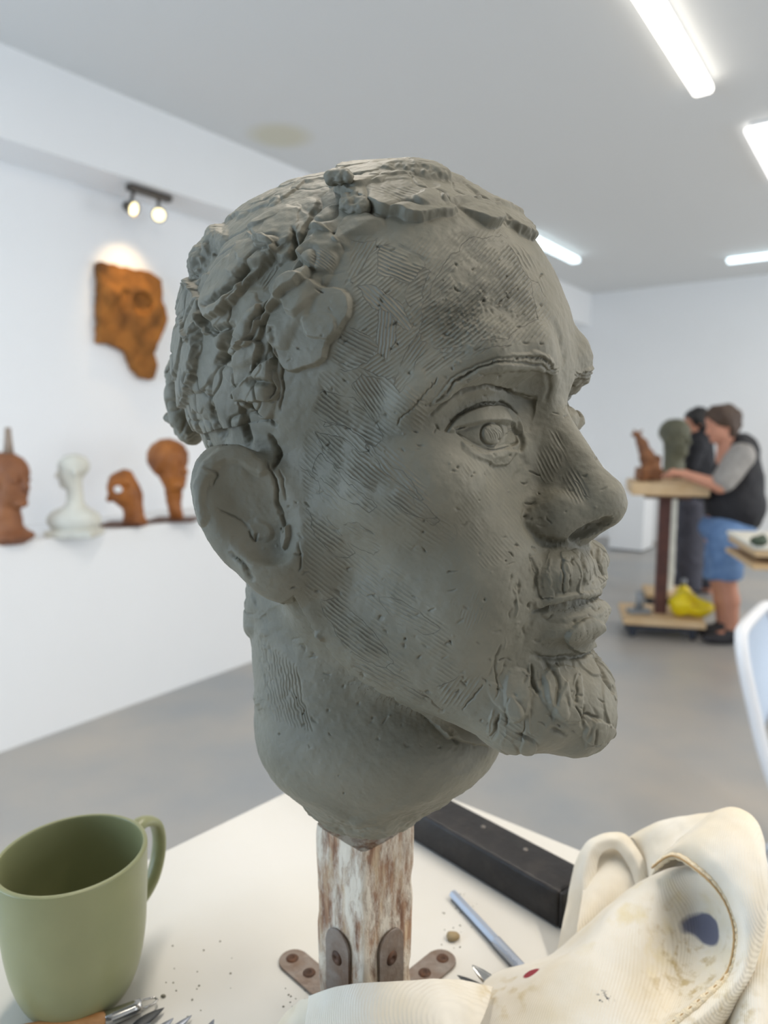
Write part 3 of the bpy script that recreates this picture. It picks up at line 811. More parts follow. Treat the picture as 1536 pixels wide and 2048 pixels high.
# --- toothed-scraper marks
for poly, ang, sp, amp, bend in (
        ([(862, 560), (900, 505), (945, 470), (1005, 462), (1040, 500), (1070, 580), (1080, 640), (1040, 668), (985, 690), (880, 700), (830, 690), (838, 620)], 42, 8.0, 1.0, 0.6),
        ([(1000, 470), (1040, 480), (1075, 520), (1100, 580), (1090, 600), (1060, 560), (1030, 540)], 118, 6.5, 0.7, 1.0),
        ([(755, 485), (800, 480), (850, 510), (862, 548), (820, 572), (742, 556)], -22, 7.5, 0.9, 0.5),
        ([(700, 562), (745, 560), (800, 600), (834, 652), (820, 672), (770, 640), (720, 600)], -44, 8.0, 0.9, -0.8),
        ([(752, 600), (790, 620), (800, 680), (775, 730), (745, 700)], 84, 7.0, 0.9, 0.5),
        ([(672, 664), (712, 648), (768, 690), (735, 730), (690, 745), (655, 722)], -27, 8.5, 1.0, 0.4),
        ([(780, 770), (800, 700), (845, 650), (900, 640), (870, 690), (830, 740), (800, 800)], 52, 7.5, 0.8, 0.4),
        ([(612, 822), (648, 780), (716, 792), (772, 868), (752, 900), (690, 862), (650, 850)], -34, 8.5, 1.0, 0.6),
        ([(690, 770), (720, 740), (765, 750), (780, 800), (750, 850)], -55, 7.5, 0.9, 0.6),
        ([(622, 860), (690, 872), (760, 920), (830, 985), (890, 1042), (870, 1062), (780, 1012), (700, 960), (640, 910)], -38, 8.0, 0.9, 0.4),
        ([(800, 975), (860, 1000), (880, 1040), (850, 1050)], -36, 9.0, 1.1, 0),
        ([(602, 1010), (640, 1010), (690, 1070), (720, 1110), (690, 1130), (630, 1080)], -36, 8.0, 0.8, 0),
        ([(685, 1050), (720, 1045), (770, 1090), (750, 1120), (700, 1100)], -30, 6.5, 0.7, 0),
        ([(620, 1190), (680, 1190), (760, 1270), (800, 1330), (760, 1350), (690, 1300)], -36, 7.5, 0.9, 0.3),
        ([(700, 1300), (780, 1330), (880, 1400), (860, 1420), (770, 1390), (700, 1340)], -30, 7.5, 0.9, 0),
        ([(860, 1380), (900, 1355), (965, 1345), (960, 1380), (920, 1420), (880, 1420)], 55, 8.0, 0.8, 0),
        ([(990, 1430), (1040, 1440), (1080, 1470), (1060, 1490), (1000, 1480)], -35, 7.5, 0.9, 0),
        ([(1096, 858), (1120, 860), (1165, 960), (1190, 1000), (1165, 995), (1120, 930)], -60, 8.0, 0.7, 0),
        ([(610, 840), (680, 830), (800, 900), (920, 1060), (900, 1140), (760, 1080), (640, 1000), (600, 930)], -40, 8.5, 0.42, 0.3),
        ([(600, 1000), (680, 1040), (800, 1130), (900, 1250), (920, 1380), (800, 1370), (680, 1290), (610, 1190)], -36, 8.0, 0.38, 0.2),
        ([(700, 470), (860, 470), (1000, 450), (1090, 560), (1110, 680), (1000, 700), (860, 720), (780, 780), (690, 720), (700, 600)], 44, 8.0, 0.45, 0.5),
        ([(640, 740), (780, 730), (860, 800), (860, 860), (760, 880), (640, 860)], -40, 8.5, 0.4, 0.3),
        ([(1060, 900), (1110, 880), (1190, 1000), (1150, 1010), (1080, 980)], -62, 7.5, 0.35, 0),
        ([(930, 900), (1040, 930), (1050, 1100), (960, 1150), (900, 1060)], -50, 7.0, 0.16, 0.3),
        ([(700, 480), (760, 470), (760, 500), (720, 560), (690, 560)], 60, 7.5, 0.6, 0),
        ([(880, 700), (985, 690), (1030, 690), (960, 712), (900, 735), (850, 760), (840, 730)], 38, 8.0, 0.7, 0),
        ([(840, 520), (870, 540), (850, 600), (820, 620), (800, 590)], 30, 8.0, 0.8, 0),
        ([(640, 900), (700, 960), (760, 1010), (740, 1030), (680, 1000), (620, 940)], -42, 8.0, 0.8, 0),
        ([(720, 880), (800, 930), (860, 1000), (840, 1010), (760, 950)], -48, 8.5, 0.8, 0.4),
        ([(600, 930), (640, 960), (650, 1010), (610, 1000)], -30, 8.0, 0.6, 0),
        ([(740, 1180), (820, 1200), (900, 1260), (850, 1280), (780, 1250)], -28, 7.5, 0.45, 0),
        ([(900, 1200), (960, 1180), (980, 1240), (930, 1270)], 70, 6.5, 0.35, 0),
        ([(505, 560), (560, 520), (570, 545), (530, 590)], 55, 6.0, 0.9, 0),
        ([(720, 380), (780, 360), (850, 400), (800, 420), (740, 405)], -20, 6.0, 0.35, 0),
        ([(640, 500), (680, 520), (660, 560), (625, 540)], -30, 5.5, 0.5, 0)):
    comb(poly, ang, sp, amp, bend)

V2 = V + N0 * disp[:, None]
M_clay, nt, p = new_mat('grey_clay')
p.inputs['Roughness'].default_value = 0.58; p.inputs['Specular IOR Level'].default_value = 0.32
tc = nt.nodes.new('ShaderNodeTexCoord')
nz = nt.nodes.new('ShaderNodeTexNoise'); nz.inputs['Scale'].default_value = 26; nz.inputs['Detail'].default_value = 5
rp = nt.nodes.new('ShaderNodeValToRGB'); rp.color_ramp.elements[0].position = 0.35; rp.color_ramp.elements[1].position = 0.7
rp.color_ramp.elements[0].color = srgb(111, 108, 95); rp.color_ramp.elements[1].color = srgb(128, 124, 110)
nt.links.new(tc.outputs['Object'], nz.inputs['Vector']); nt.links.new(nz.outputs['Fac'], rp.inputs['Fac']); nt.links.new(rp.outputs['Color'], p.inputs['Base Color'])
aph = nt.nodes.new('ShaderNodeAttribute'); aph.attribute_name = 'comb_phase'
aam = nt.nodes.new('ShaderNodeAttribute'); aam.attribute_name = 'comb_depth'
def math_node(op, a, b=None):
    n = nt.nodes.new('ShaderNodeMath'); n.operation = op
    for k, v in enumerate((a, b)):
        if v is None: continue
        if isinstance(v, (int, float)): n.inputs[k].default_value = v
        else: nt.links.new(v, n.inputs[k])
    return n.outputs[0]
saw = math_node('PINGPONG', aph.outputs['Fac'], 0.5)
saw = math_node('POWER', math_node('MULTIPLY', saw, 2.0), 0.6)
fine = nt.nodes.new('ShaderNodeTexNoise'); fine.inputs['Scale'].default_value = 320; fine.inputs['Detail'].default_value = 4
nt.links.new(tc.outputs['Object'], fine.inputs['Vector'])
patch = nt.nodes.new('ShaderNodeTexNoise'); patch.inputs['Scale'].default_value = 90; patch.inputs['Detail'].default_value = 2
nt.links.new(tc.outputs['Object'], patch.inputs['Vector'])
pm = nt.nodes.new('ShaderNodeMapRange'); pm.inputs[1].default_value = 0.35; pm.inputs[2].default_value = 0.6
nt.links.new(patch.outputs['Fac'], pm.inputs[0])
hgt = math_node('ADD', math_node('MULTIPLY', math_node('MULTIPLY', saw, aam.outputs['Fac']), pm.outputs[0]), math_node('MULTIPLY', fine.outputs['Fac'], 0.28))
bp = nt.nodes.new('ShaderNodeBump'); bp.inputs['Strength'].default_value = 1.0; bp.inputs['Distance'].default_value = 0.001
nt.links.new(hgt, bp.inputs['Height']); nt.links.new(bp.outputs['Normal'], p.inputs['Normal'])

clay_head = mesh_obj('portrait_sculpture', h2w(V2) - HO, T, M_clay, None, smooth=True, loc=HO)
tag(clay_head, 'large grey clay portrait head of a bearded man on a wooden post', 'sculpture')
at_ = clay_head.data.attributes.new('comb_phase', 'FLOAT', 'POINT'); at_.data.foreach_set('value', comb_ph.astype(np.float32))
at_ = clay_head.data.attributes.new('comb_depth', 'FLOAT', 'POINT'); at_.data.foreach_set('value', comb_am.astype(np.float32))
print('head tris', len(T))
# two loose pellets pressed above the hairline
for (x, y, rx, ry, sd) in ((692, 386, 24, 15, 3), (714, 416, 27, 19, 4)):
    k = np.argmin(np.where(vis, (PX - x) ** 2 + (PY - y) ** 2, 1e9)); c = V2[k] + N0[k] * 1.5
    G = Field((-10, -10, -10), (10, 10, 10), 0.6); s_ = 0.26
    G.ell((0, 0, 0), (rx * s_ * 1.1, 3.2, ry * s_ * 1.1), rot=[(0.83, 0, 0.3), (0, 1, 0), (-0.3, 0, 0.83)])
    v, q = G.mesh(); t = tri(q); n = vnormals(v, t); v = v + n * (1.5 * fbm(v, 5, 3, sd))[:, None]
    # local y along the surface normal
    nn = N0[k]; a = np.cross(nn, (0, 0, 1.0)); a /= np.linalg.norm(a); b = np.cross(a, nn)
    v = c + v[:, :1] * -a + v[:, 1:2] * nn + v[:, 2:] * b
    mesh_obj('clay_pellet', h2w(v) - HO, t, M_clay, clay_head, smooth=True)
# ------------------------------------------------------------------ the white work board and what lies on it
ZT = 1.174
def ob(x, y, h=0.0): return on_z(x, y, ZT + h * 0.001)
A0, A1, B0, B1 = ob(0, 1862), ob(560, 1590), ob(905, 1597), ob(1160, 1700)
ta = (A0 - A1) / np.linalg.norm(A0 - A1); tb = (B1 - B0) / np.linalg.norm(B1 - B0)
_t = np.linalg.solve(np.array([ta[:2], -tb[:2]]).T, (B0 - A1)[:2]); TC = A1 + ta * _t[0]
M_board = mat('white_laminate', srgb(216, 213, 207), 0.35, spec=0.45, c2=srgb(210, 207, 199), vscale=5)
M_steel = mat('brushed_steel', srgb(150, 155, 165), 0.32, metal=1.0, c2=srgb(120, 124, 132), vscale=90)
M_iron = mat('dark_grey_iron', srgb(70, 72, 74), 0.5, metal=0.6)
stand = empty('work_stand', (TC + (ta + tb) * 0.36) * np.array([1, 1, 0]), 'white square work board on a stand, carrying the clay head and mug', 'table')
SO = np.array(stand.location)
bm = bmesh.new()
L = 0.72
vs = [bm.verts.new(TC + p - SO) for p in (np.zeros(3), tb * L, (ta + tb) * L, ta * L)]
vb = [bm.verts.new(v.co - Vector((0, 0, 0.022))) for v in vs]
bm.faces.new(vs); bm.faces.new(vb[::-1])
for k in range(4): bm.faces.new((vs[k], vb[k], vb[(k + 1) % 4], vs[(k + 1) % 4]))
bm_obj('board', bm, M_board, stand, bevel=0.0015)
bm = bmesh.new(); box(bm, (0, 0, 0.59), (0.07, 0.07, 1.12)); bm_obj('column', bm, M_iron, stand, bevel=0.004)
bm = bmesh.new(); box(bm, (0, 0, 1.14), (0.34, 0.34, 0.024)); bm_obj('mounting_plate', bm, M_iron, stand, bevel=0.003)
bm = bmesh.new(); box(bm, (0, 0, 0.016), (0.62, 0.62, 0.03)); bm_obj('base', bm, M_iron, stand, bevel=0.005)

# --- post with four angle brackets
PC = np.array([HO[0], HO[1], ZT])
M_post, nt, p = new_mat('peeling_painted_wood')
p.inputs['Roughness'].default_value = 0.75
tc = nt.nodes.new('ShaderNodeTexCoord'); mp = nt.nodes.new('ShaderNodeMapping'); mp.inputs['Scale'].default_value = (1, 1, 0.16)
nt.links.new(tc.outputs['Object'], mp.inputs['Vector'])
n1 = nt.nodes.new('ShaderNodeTexNoise'); n1.inputs['Scale'].default_value = 210; n1.inputs['Detail'].default_value = 5
mp2 = nt.nodes.new('ShaderNodeMapping'); mp2.inputs['Scale'].default_value = (1, 1, 0.35); nt.links.new(tc.outputs['Object'], mp2.inputs['Vector'])
n2 = nt.nodes.new('ShaderNodeTexNoise'); n2.inputs['Scale'].default_value = 70; n2.inputs['Detail'].default_value = 6; n2.inputs['Roughness'].default_value = 0.7
nt.links.new(mp.outputs['Vector'], n1.inputs['Vector']); nt.links.new(mp2.outputs['Vector'], n2.inputs['Vector'])
r1 = nt.nodes.new('ShaderNodeValToRGB'); e = r1.color_ramp.elements
e[0].position = 0.3; e[0].color = srgb(104, 72, 54); e[1].position = 0.68; e[1].color = srgb(192, 168, 138)
r1.color_ramp.elements.new(0.5).color = srgb(150, 114, 88)
mx = nt.nodes.new('ShaderNodeMix'); mx.data_type = 'RGBA'; mx.inputs[7].default_value = srgb(214, 203, 186)
r2 = nt.nodes.new('ShaderNodeValToRGB'); r2.color_ramp.elements[0].position = 0.42; r2.color_ramp.elements[1].position = 0.58
nt.links.new(n1.outputs['Fac'], r1.inputs['Fac']); nt.links.new(n2.outputs['Fac'], r2.inputs['Fac'])
nt.links.new(r2.outputs['Color'], mx.inputs[0]); nt.links.new(r1.outputs['Color'], mx.inputs[6]); nt.links.new(mx.outputs[2], p.inputs['Base Color'])
b_ = nt.nodes.new('ShaderNodeBump'); b_.inputs['Strength'].default_value = 0.6; b_.inputs['Distance'].default_value = 0.002
ad = nt.nodes.new('ShaderNodeMath'); ad.operation = 'ADD'; nt.links.new(r2.outputs['Color'], ad.inputs[0]); nt.links.new(n1.outputs['Fac'], ad.inputs[1])
nt.links.new(ad.outputs[0], b_.inputs['Height']); nt.links.new(b_.outputs['Normal'], p.inputs['Normal'])
post = empty('armature_post', PC, 'square wooden post with peeling white paint under the clay head', 'post', rz=R(45))
PH_, PS = 0.135, 0.0445
nz_, ns_ = 40, 40
g = []
for i in range(nz_ + 1):
    z = PH_ * i / nz_; hs = PS / 2 * (0.95 + 0.05 * i / nz_)
    for k in range(ns_ * 4):
        s_, q = divmod(k, ns_); t = q / ns_ * 2 - 1
        x, y = ((t, -1), (1, t), (-t, 1), (-1, -t))[s_]
        c = max(abs(x), abs(y)); rr = 0.06
        l = (abs(x) ** 14 + abs(y) ** 14) ** (1 / 14)
        g.append((x / l * hs, y / l * hs, z))
g = np.array(g); rad = g.copy(); rad[:, 2] = 0; rad /= np.linalg.norm(rad, axis=1, keepdims=True)
g = g + rad * (0.0006 * fbm(g * np.array([1, 1, 0.3]), 0.010, 3, 3) - 0.0012 * np.maximum(0, fbm(g, 0.02, 2, 9) - 0.25))[:, None]
n4 = ns_ * 4
Fq = [(i * n4 + k, i * n4 + (k + 1) % n4, (i + 1) * n4 + (k + 1) % n4, (i + 1) * n4 + k) for i in range(nz_) for k in range(n4)]
Fq.append(tuple(range(n4 - 1, -1, -1))); Fq.append(tuple(nz_ * n4 + k for k in range(n4)))
mesh_obj('timber', g, Fq, M_post, post)
M_bracket = mat('rusty_bracket_steel', srgb(136, 126, 118), 0.5, metal=0.35, c2=srgb(118, 98, 84), vscale=70, bump=0.15, bscale=200)
M_screw = mat('rusted_screw', srgb(98, 66, 46), 0.6, metal=0.4, c2=srgb(70, 52, 42), vscale=200)
def plate_outline(Lp, w, n=12):
    pts = [(-w / 2, 0), (w / 2, 0)]
    pts += [(w / 2 * math.cos(t), Lp - w / 2 + w / 2 * math.sin(t)) for t in np.linspace(0, math.pi, n)]
    return pts
def bracket(side):
    th = 0.0022; w = 0.0205; Lh, Lv = 0.063, 0.077; e0 = PS / 2 * 0.955
    c, s = math.cos(side * math.pi / 2), math.sin(side * math.pi / 2)
    rot = lambda x, y, z: (c * x - s * y, s * x + c * y, z)      # local: y outwards, x across
    root = bpy.data.objects.new('angle_bracket', None); COL.objects.link(root); root.parent = post
    for kind, Lp in (('foot', Lh), ('upright', Lv)):
        o2 = plate_outline(Lp, w); bm = bmesh.new()
        if kind == 'foot': P = lambda x, t, d: rot(x, e0 + t, d)
        else: P = lambda x, t, d: rot(x, e0 + d, t)
        a = [bm.verts.new(P(x, t, 0.0004)) for x, t in o2]; b = [bm.verts.new(P(x, t, th)) for x, t in o2]
        bm.faces.new(a); bm.faces.new(b[::-1])
        for k in range(len(a)): bm.faces.new((a[k], a[(k + 1) % len(a)], b[(k + 1) % len(a)], b[k]))
        bm_obj(kind, bm, M_bracket, root, bevel=0.0004, seg=1)
        for t in ((0.035, 0.054) if kind == 'foot' else (0.030, 0.059)):
            V_, F_ = lathe([(0.0, th + 0.0002), (0.0012, th + 0.0001), (0.0016, th + 0.0009), (0.0032, th + 0.0012), (0.0042, th + 0.0004), (0.0048, th - 0.0005)], 16)
            V_ = [P(x, t + y, z) for x, y, z in V_]
            mesh_obj('screw', V_, F_, M_screw, root, smooth=True)
for s_ in range(4): bracket(s_)

# --- black bar behind the post
bp0, bp1 = ob(850, 1697), ob(1127, 1867); bd = (bp1 - bp0) / np.linalg.norm(bp1 - bp0); bn = np.array([-bd[1], bd[0], 0.0])
if bn[1] < 0: bn = -bn
M_black = mat('black_painted_metal', srgb(34, 32, 33), 0.45, spec=0.35, c2=srgb(52, 48, 46), vscale=60, lo=0.5, hi=0.8, bump=0.1, bscale=150)
BW, BH = 0.040, 0.030
bar = empty('black_bar', bp1 + bn * BW / 2 - bd * 0.175, 'black painted rectangular bar lying on the white board behind the post', 'bar', rz=math.atan2(bd[1], bd[0]))
bm = bmesh.new(); box(bm, (0, 0, BH / 2 + 0.0003), (0.34, BW, BH)); bm_obj('tube', bm, M_black, bar, bevel=0.003, seg=3, smooth=True)
for sx in (-1, 1):
    bm = bmesh.new(); box(bm, (sx * 0.171, 0, BH / 2 + 0.0003), (0.003, BW * 0.94, BH * 0.94)); bm_obj('end_cap', bm, M_black, bar, bevel=0.001)
for x_ in (0.0, 0.075, 0.12, -0.1):
    V_, F_ = lathe([(0.0, BH + 0.0012), (0.0016, BH + 0.0010), (0.0024, BH)], 12)
    mesh_obj('rivet', [(x + x_, y + 0.006, z) for x, y, z in V_], F_, mat('rivet_grey', srgb(110, 104, 98), 0.5, metal=0.5) if x_ == 0.0 else bpy.data.materials['rivet_grey'], bar, smooth=True)

# --- mug
M_mug = mat('sage_green_glaze', srgb(146, 147, 108), 0.35, spec=0.5, c2=srgb(140, 142, 104), vscale=30)
mb = ob(160, 1985)
mug = empty('mug', mb, 'sage green ceramic mug with a handle standing on the white board', 'mug', rz=R(60))
prof = [(0.0, 0.002), (0.024, 0.001), (0.0285, 0.0), (0.031, 0.0015), (0.036, 0.010), (0.0405, 0.024), (0.0435, 0.042), (0.0452, 0.064), (0.0462, 0.086), (0.0468, 0.0985), (0.0462, 0.1005), (0.0447, 0.1008), (0.0436, 0.0990), (0.0430, 0.085), (0.0420, 0.062), (0.0402, 0.040), (0.037, 0.022), (0.031, 0.009), (0.022, 0.005), (0.0, 0.0045)]
pr = crv(np.array(prof), 90)
V_, F_ = lathe([tuple(q) for q in pr], 72)
mesh_obj('cup', V_, F_, M_mug, mug, smooth=True)
hpts = crv(np.array([(0.0455, 0, 0.088), (0.057, 0, 0.092), (0.069, 0, 0.085), (0.072, 0, 0.067), (0.065, 0, 0.046), (0.051, 0, 0.034), (0.040, 0, 0.031)]), 40)
V_, F_ = tube(hpts, np.interp(np.linspace(0, 1, 40), [0, 0.15, 0.8, 1], [0.0075, 0.0066, 0.0062, 0.008]), 16, flat=0.55, up=(1, 0, 0))
mesh_obj('handle', V_, F_, M_mug, mug, smooth=True)

# --- modelling tools
M_beech = mat('beech_wood', srgb(190, 140, 88), 0.5, c2=srgb(170, 118, 70), vscale=60, stretch=(1, 6, 6))
M_chrome = mat('polished_metal', srgb(190, 188, 184), 0.18, metal=1.0)
def rod_between(p0, p1, radii, n=16, flat=1.0):
    t = np.linspace(0, 1, len(radii))[:, None]; return tube(p0 + (p1 - p0) * t, radii, n, True, flat)
t0, t1, t2, t3 = ob(20, 2075, 6), ob(212, 2040, 6), ob(282, 2010, 6), ob(310, 1999, 4)
loop_tool = empty('loop_tool', (t1 + t0) / 2 - [0, 0, 0.006], 'wire loop clay tool with a beech handle lying in front of the mug', 'clay tool')
LO = np.array(loop_tool.location)
tm = t1 + (t0 - t1) * 0.02
V_, F_ = rod_between(t0 + (t0 - t1) * 0.5 - LO, t1 - LO, [0.003, 0.0048, 0.0055, 0.0058, 0.0058, 0.0055, 0.0052, 0.0046]); mesh_obj('handle', V_, F_, M_beech, loop_tool, smooth=True)
V_, F_ = rod_between(tm - LO, t2 - LO, [0.0046, 0.0047, 0.0046, 0.0044, 0.0042, 0.0040]); mesh_obj('ferrule', V_, F_, M_chrome, loop_tool, smooth=True)
ld = (t3 - t2) / np.linalg.norm(t3 - t2); lw = np.cross((0, 0, 1), ld)
wp = [t2 + lw * 0.003 - LO, t2 + ld * 0.004 + lw * 0.0036 - LO, t3 + lw * 0.002 - LO, t3 + ld * 0.001 - LO, t3 - lw * 0.002 - LO, t2 + ld * 0.004 - lw * 0.0036 - LO, t2 - lw * 0.003 - LO]
V_, F_ = tube(crv(wp, 40), 0.0007, 8); mesh_obj('wire_loop', V_, F_, M_chrome, loop_tool, smooth=True)
def spatula(p0, p1, leaf, wid, label, m=M_steel, flat=0.25, rr=0.0016, lift=0.0):
    """thin steel tool from p0 (handle) to p1 (tip), its last leaf metres a pointed blade"""
    p0 = np.asarray(p0); p1 = np.asarray(p1); d = p1 - p0; Ln = np.linalg.norm(d); d = d / Ln
    c = p0; o_ = empty('steel_spatula', c, label, 'clay tool', group=None)
    V_, F_ = tube([p0 - c, p0 + d * (Ln - leaf) * 0.5 - c, p1 - d * leaf * 0.9 - c], [rr * 1.25, rr * 1.1, rr * 0.8], 10); mesh_obj('shaft', V_, F_, m, o_, smooth=True)
    t = np.linspace(0, 1, 14); rad_ = wid * np.sin(np.pi * np.clip(t, 0, 1) ** 0.75) ** 0.8 + rr * 0.7 * (1 - t) + 0.0001
    a, b = frame_at(d)
    V_ = []; nn_ = 12
    V_, F_ = tube([p1 - d * leaf * (1 - k) - c for k in t], rad_, nn_, True, flat, up=(0, 0, 1)); mesh_obj('blade', V_, F_, m, o_, smooth=True)
    return o_
spatula(ob(235, 2075, 4), ob(329, 2015, 3), 0.022, 0.0032, 'dark leaf-shaped steel spatula crossing the loop tool', M_iron)
spatula(ob(255, 2085, 3), ob(304, 2034, 3), 0.016, 0.0026, 'steel spatula tip just below the leaf-shaped spatula')
spatula(ob(285, 2090, 3), ob(347, 2036, 3), 0.016, 0.0024, 'third steel spatula from the mug at the bottom edge')
spatula(ob(310, 2090, 3), ob(384, 2030, 3), 0.020, 0.0022, 'fourth steel spatula from the mug at the bottom edge')
spatula(ob(400, 2090, 3), ob(428, 2038, 3), 0.014, 0.0018, 'steel tool tip farthest right along the bottom edge')
# knife handle
k0, k1 = ob(905, 1787, 4.2), ob(1035, 1928, 4.2); kd = (k1 - k0)
knife = empty('craft_knife', k0 - [0, 0, 0.0042], 'hexagonal aluminium craft knife handle lying beside the black bar', 'knife')
KO = np.array(knife.location)
M_alu = mat('blue_grey_aluminium', srgb(180, 188, 202), 0.35, metal=0.7)
V_, F_ = tube([k0 - KO, k0 + kd * 0.01 - KO, k0 + kd * 0.7 - KO], [0.0028, 0.0036, 0.0036], 6); mesh_obj('handle', V_, F_, M_alu, knife)
rr = [0.0036 + 0.0003 * (i % 2) for i in range(36)]
V_, F_ = tube([k0 + kd * (0.7 + 0.4 * i / 35) - KO for i in range(36)], rr, 14); mesh_obj('knurled_collar', V_, F_, M_alu, knife)
V_, F_ = tube([k0 + kd * 1.1 - KO, k0 + kd * 1.45 - KO], [0.0034, 0.0004], 8, flat=0.2); mesh_obj('blade', V_, F_, M_steel, knife)
spatula(ob(1010, 1990, 5), ob(944, 1930, 12), 0.022, 0.0042, 'bright steel spatula blade sticking out behind the canvas cloth', M_chrome)
spatula(ob(990, 1995, 4), ob(914, 1950, 5), 0.024, 0.0030, 'dull steel blade lying beside the right-hand bracket', M_iron)
# clay crumbs on the board
g = np.random.default_rng(4)
def crumb(x, y, r, h=None):
    G = Field((-1.6, -1.6, -1.6), (1.6, 1.6, 1.6), 0.25); G.ell((0, 0, 0), (1.0, 0.8, 0.6)); v, q = G.mesh(); t_ = tri(q)
    v = v * (1 + 0.25 * vnoise(v, 0.7, int(x)))[:, None] * r
    return v + ob(x, y) + [0, 0, r * 0.45], t_
v, t_ = crumb(327, 1994, 0.0016)
tag(mesh_obj('clay_pellet', v, t_, M_clay, smooth=True), 'small round clay pellet lying beside the loop tool', 'clay crumb')
v, t_ = crumb(905, 1878, 0.0050)
tag(mesh_obj('clay_scrap', v, t_, mat('dry_brown_clay', srgb(150, 132, 100), 0.8), smooth=True), 'brown clay scrap on the end of the right-hand bracket foot', 'clay crumb')
parts_ = []
for k in range(46):
    x, y = (g.uniform(320, 470), g.uniform(1850, 2040)) if k < 16 else (g.uniform(880, 960), g.uniform(1780, 1900)) if k < 36 else (g.uniform(560, 620), g.uniform(1960, 2020))
    v, t_ = crumb(x, y, g.uniform(0.0003, 0.0007)); parts_.append((list(v), [tuple(q) for q in t_]))
V_, F_ = merge(parts_)
tag(mesh_obj('clay_crumbs', V_, F_, M_clay, smooth=True), 'tiny scattered clay crumbs on the white board', 'clay crumbs', kind='stuff')
# ------------------------------------------------------------------ the canvas cloth
def catgrid(C, nu, nv):
    """C (rows, cols, 3) control points -> smooth grid (nv, nu, 3)"""
    C = np.asarray(C, float)
    a = np.stack([crv(C[:, j], nv) for j in range(C.shape[1])], 1)
    return np.stack([crv(a[i], nu) for i in range(nv)], 0)
def sheet(C, nu=60, nv=60, th=0.0012, wr=0.0009, seed=1):
    Gd = catgrid(C, nu, nv); P = Gd.reshape(-1, 3)
    du = np.gradient(Gd, axis=1); dv = np.gradient(Gd, axis=0); n = np.cross(du, dv); n /= np.linalg.norm(n, axis=2, keepdims=True) + 1e-12
    n = n.reshape(-1, 3)
    P = P + n * (wr * fbm(P, 0.03, 3, seed) + 0.35 * wr * fbm(P, 0.008, 2, seed + 5))[:, None]
    P[:, 2] = np.maximum(P[:, 2], ZT + 0.0022); m = len(P); Q = P - n * th; Q[:, 2] = np.maximum(Q[:, 2], ZT + 0.0008)
    I = np.arange(m).reshape(nv, nu)
    f = np.stack([I[:-1, :-1], I[:-1, 1:], I[1:, 1:], I[1:, :-1]], 2).reshape(-1, 4)
    fs = [f, f[:, ::-1] + m]
    bd = np.concatenate([I[0, :], I[1:, -1], I[-1, -2::-1], I[-2:0:-1, 0]]); b2 = np.roll(bd, -1)
    fs.append(np.stack([b2, bd, bd + m, b2 + m], 1))
    return np.concatenate([P, Q]), np.concatenate(fs)
def rows(R_): return [[ob(x, y, max(h, 2.5)) for x, y, h in r] for r in R_]
def drop(row, d):
    """an extra row that carries a sheet's hidden side down and away"""
    return [np.asarray(p) + np.array(d) * np.array([1, 1, 1]) for p in row]

A_ = rows([[(925, 2085, 14), (1010, 2090, 22), (1120, 2095, 28), (1230, 2095, 30), (1290, 2085, 30), (1315, 2075, 36)],
           [(945, 2005, 12), (1040, 1998, 28), (1140, 2000, 38), (1240, 2010, 38), (1340, 2015, 32), (1398, 2004, 44)],
           [(985, 1948, 8), (1060, 1938, 28), (1160, 1925, 46), (1260, 1930, 46), (1370, 1945, 36), (1456, 1948, 52)],
           [(1055, 1930, 4), (1120, 1908, 26), (1200, 1862, 52), (1290, 1860, 56), (1390, 1880, 44), (1471, 1882, 64)],
           [(1105, 1925, 2), (1175, 1848, 32), (1245, 1798, 60), (1315, 1790, 70), (1395, 1812, 60), (1463, 1815, 78)],
           [(1180, 1850, 10), (1245, 1790, 48), (1305, 1752, 72), (1350, 1738, 82), (1395, 1752, 84), (1428, 1770, 90)],
           [(1200, 1850, 3), (1262, 1795, 36), (1318, 1755, 60), (1355, 1735, 74), (1388, 1728, 84), (1408, 1735, 92)],
           [(1215, 1840, 3), (1275, 1785, 36), (1325, 1728, 58), (1360, 1704, 70), (1395, 1702, 80), (1425, 1715, 90)]])
seam_px = [(1308, 1736, 84), (1350, 1712, 94), (1405, 1746, 94), (1446, 1790, 86), (1468, 1840, 74), (1472, 1890, 64), (1455, 1950, 53), (1400, 2003, 45), (1340, 2052, 38), (1300, 2085, 34)]
B_ = rows([seam_px,
           [(1318, 1712, 90), (1372, 1682, 104), (1428, 1715, 106), (1468, 1772, 98), (1486, 1830, 86), (1490, 1890, 72), (1472, 1956, 58), (1420, 2020, 46), (1356, 2072, 38), (1320, 2100, 34)],
           [(1345, 1690, 94), (1420, 1645, 112), (1472, 1668, 116), (1506, 1740, 106), (1514, 1820, 90), (1510, 1890, 72), (1485, 1970, 54), (1432, 2045, 38), (1370, 2090, 28), (1340, 2115, 24)],
           [(1370, 1668, 98), (1450, 1616, 114), (1510, 1640, 114), (1532, 1720, 104), (1534, 1820, 84), (1524, 1900, 62), (1496, 1985, 40), (1442, 2062, 22), (1385, 2105, 14), (1355, 2125, 12)]])
B_.append(drop(B_[-1], (0.012, 0.035, -0.035)))
D_ = rows([[(1298, 1765, 52), (1308, 1742, 70), (1345, 1705, 86), (1400, 1668, 100), (1450, 1632, 108)],
           [(1280, 1712, 62), (1315, 1692, 78), (1365, 1672, 90), (1420, 1645, 102), (1455, 1626, 108)],
           [(1262, 1676, 68), (1318, 1644, 84), (1385, 1630, 96), (1430, 1622, 103), (1458, 1622, 106)]])
D_.append(drop(D_[-1], (-0.004, 0.030, -0.030))); D_.append(drop(D_[-1], (-0.004, 0.03, -0.04)))
